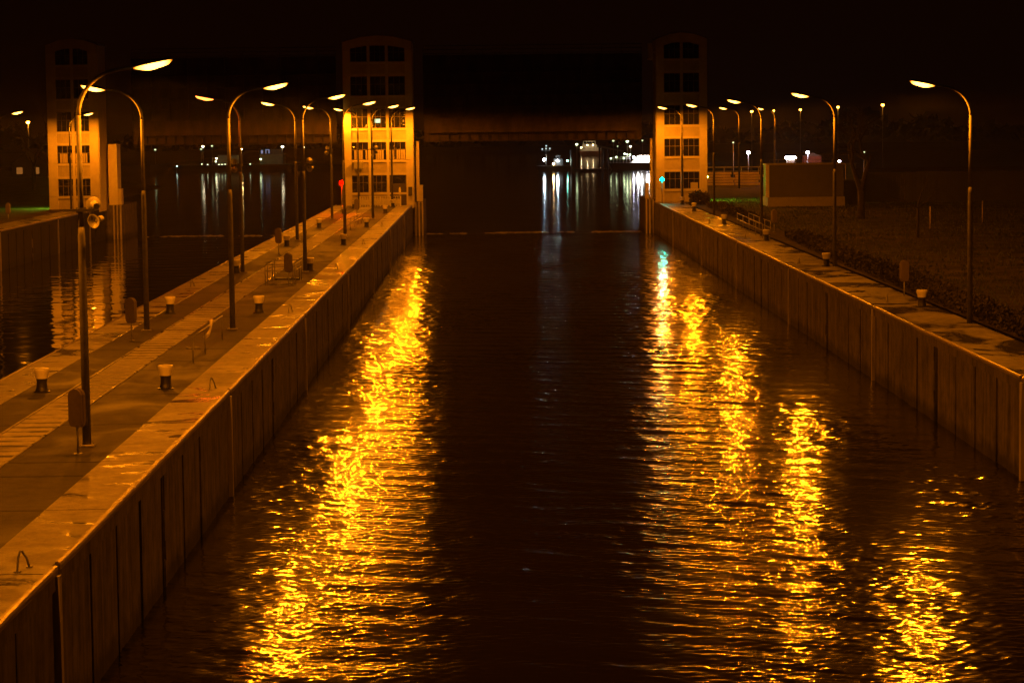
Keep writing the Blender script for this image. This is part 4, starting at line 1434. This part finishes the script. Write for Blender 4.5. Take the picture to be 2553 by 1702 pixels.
# --- harbour on the far side of the narrow basin
t = thing('moored_barge', 'long dark moored barge with a row of tiny deck lights', 'barge')
boat_hull(-83, -50.5, 645, 655, -1.9, 2.0).build('hull', M['hull'], t)
m = MB(); m.cbox(-82, -52, 646, 654, -1.899, -1.75, 0.05); m.build('hatch_cover', M['hull'], t)
lampball(t, 'deck_light', [(-75.2, 645, -1.45), (-73.7, 645, -1.6), (-70.8, 645, -1.6), (-70.0, 645, -1.6), (-69.2, 645, -1.55), (-62.7, 645, -1.6)], glow('deck_green', (0.9, 1.0, 0.55), 4), 0.13)
lampball(t, 'bow_light', [(-81.6, 644.6, -1.9)], glow('bow_lamp', (0.7, 1.0, 0.8), 3), 0.19)
def far_building(label, x0, x1, y0, z0, z1, wins, roof):
    t = thing('harbour_building', label, 'building')
    m = MB(); m.box(x0, x1, y0, y0 + 8, z0, z1); m.build('wall', M['far_wall'], t)
    m = MB(); m.cbox(x0 - 0.3, x1 + 0.3, y0 - 0.3, y0 + 8.3, z1 + 0.001, z1 + roof, 0.1); m.build('roof', M['tower_roof'], t)
    for a, c, e, f, mm in wins:
        m = MB(); m.box(a, c, y0 - 0.05, y0 - 0.002, e, f); m.build('window', mm, t)
    return t
far_building('pale flat harbour building behind the moored barge', -72.9, -67.0, 662, -2.2, 0.5, [], 0.2)
far_building('pale harbour building with blue lit upper windows', -61.8, -55.6, 662, -2.2, 0.7, [], 0.1)
m = MB(); m.box(-61.6, -56.2, 663, 668, 0.81, 2.05)
tb = [o for o in bpy.data.objects if o.name.startswith('harbour_building') and not o.parent][-1]
m.build('upper_floor', M['tower_roof'], tb)
bw = glow('blue_window', (0.55, 0.62, 1.0), 0.35)
for a, c, e, f in ((-61.5, -61.0, 0.9, 1.8), (-60.3, -60.1, 0.9, 2.0), (-59.5, -59.25, 0.9, 2.0), (-60.1, -59.5, 1.8, 2.0)):
    m = MB(); m.box(a, c, 662.93, 662.998, e, f); m.build('window', bw, tb)
HG = 'harbour lights behind the moored barge'
for lb_, x, z, mm, r_ in [('large pinkish white harbour lamp on a mast, second pole from the basin tower', -76.4, 3.0, 'lamp_pink', 0.36), ('small warm lamp just under the large pinkish one', -76.9, 2.3, 'lamp_dim', 0.24),
                          ('small yellow lamp beside the large pinkish one', -74.0, 3.1, 'lamp_dim', 0.27), ('lone greenish harbour lamp farthest toward the basin tower', -89.0, 2.3, 'lamp_dim', 0.28),
                          ('low violet-white harbour lamp before the flat pale building', -72.9, -0.2, 'lamp_pink', 0.30), ('low white lamp under the violet-white one', -73.1, -1.0, 'lamp_green_white', 0.2),
                          ('white lamp at the foot of the blue-windowed building', -61.2, -0.5, 'lamp_green_white', 0.24), ('small amber lamp above the flat pale building', -66.2, 2.2, 'lamp_warm', 0.15),
                          ('large pinkish white lamp above the blue-windowed building', -55.4, 2.7, 'lamp_pink', 0.38), ('white lamp next to the third pier lamp pole, over the harbour', -49.8, 2.5, 'lamp_pink', 0.26)]:
    far_lamp(lb_, x, 658.5, z, M[mm], r_, -2.2, HG)

# far wooded shore: one dark mass
n = 5200
fx = RNG.uniform(-420, 420, n); fh = 7 + 3.5 * np.sin(fx * 0.05) + 2 * np.sin(fx * 0.21 + 1)
fz = fh * np.sqrt(RNG.uniform(0, 1, n)) - 1.2; fy = RNG.uniform(1015, 1060, n)
c = np.stack([fx, fy, fz], -1)
a = RNG.normal(size=(n, 3)) * 1.3; b_ = RNG.normal(size=(n, 3)) * 1.3
vs = np.stack([c - a, c + b_, c + a, c - b_], 1).reshape(-1, 3)
me = bpy.data.meshes.new('far_wood'); me.from_pydata(vs.tolist(), [], [(4 * i, 4 * i + 1, 4 * i + 2, 4 * i + 3) for i in range(n)]); me.materials.append(M['far_land'])
o = bpy.data.objects.new('far_wood', me); COL.objects.link(o); tag(o, 'dark wooded shore far behind the harbour', 'wood', None, 'stuff')

# faint river mist round the whole place
hz = MB(); hz.box(-950, 950, -60, 3400, -9, 24)
hm = bpy.data.materials.new('mist'); hm.use_nodes = True
hn = hm.node_tree; hn.nodes.clear()
ho = hn.nodes.new('ShaderNodeOutputMaterial'); hv = hn.nodes.new('ShaderNodeVolumePrincipled')
hv.inputs['Color'].default_value = (0.9, 0.9, 0.9, 1); hv.inputs['Density'].default_value = HAZE; hv.inputs['Anisotropy'].default_value = 0.5
hn.links.new(hv.outputs[0], ho.inputs['Volume'])
ho_ = hz.build('haze', hm); ho_['kind'] = 'stuff'
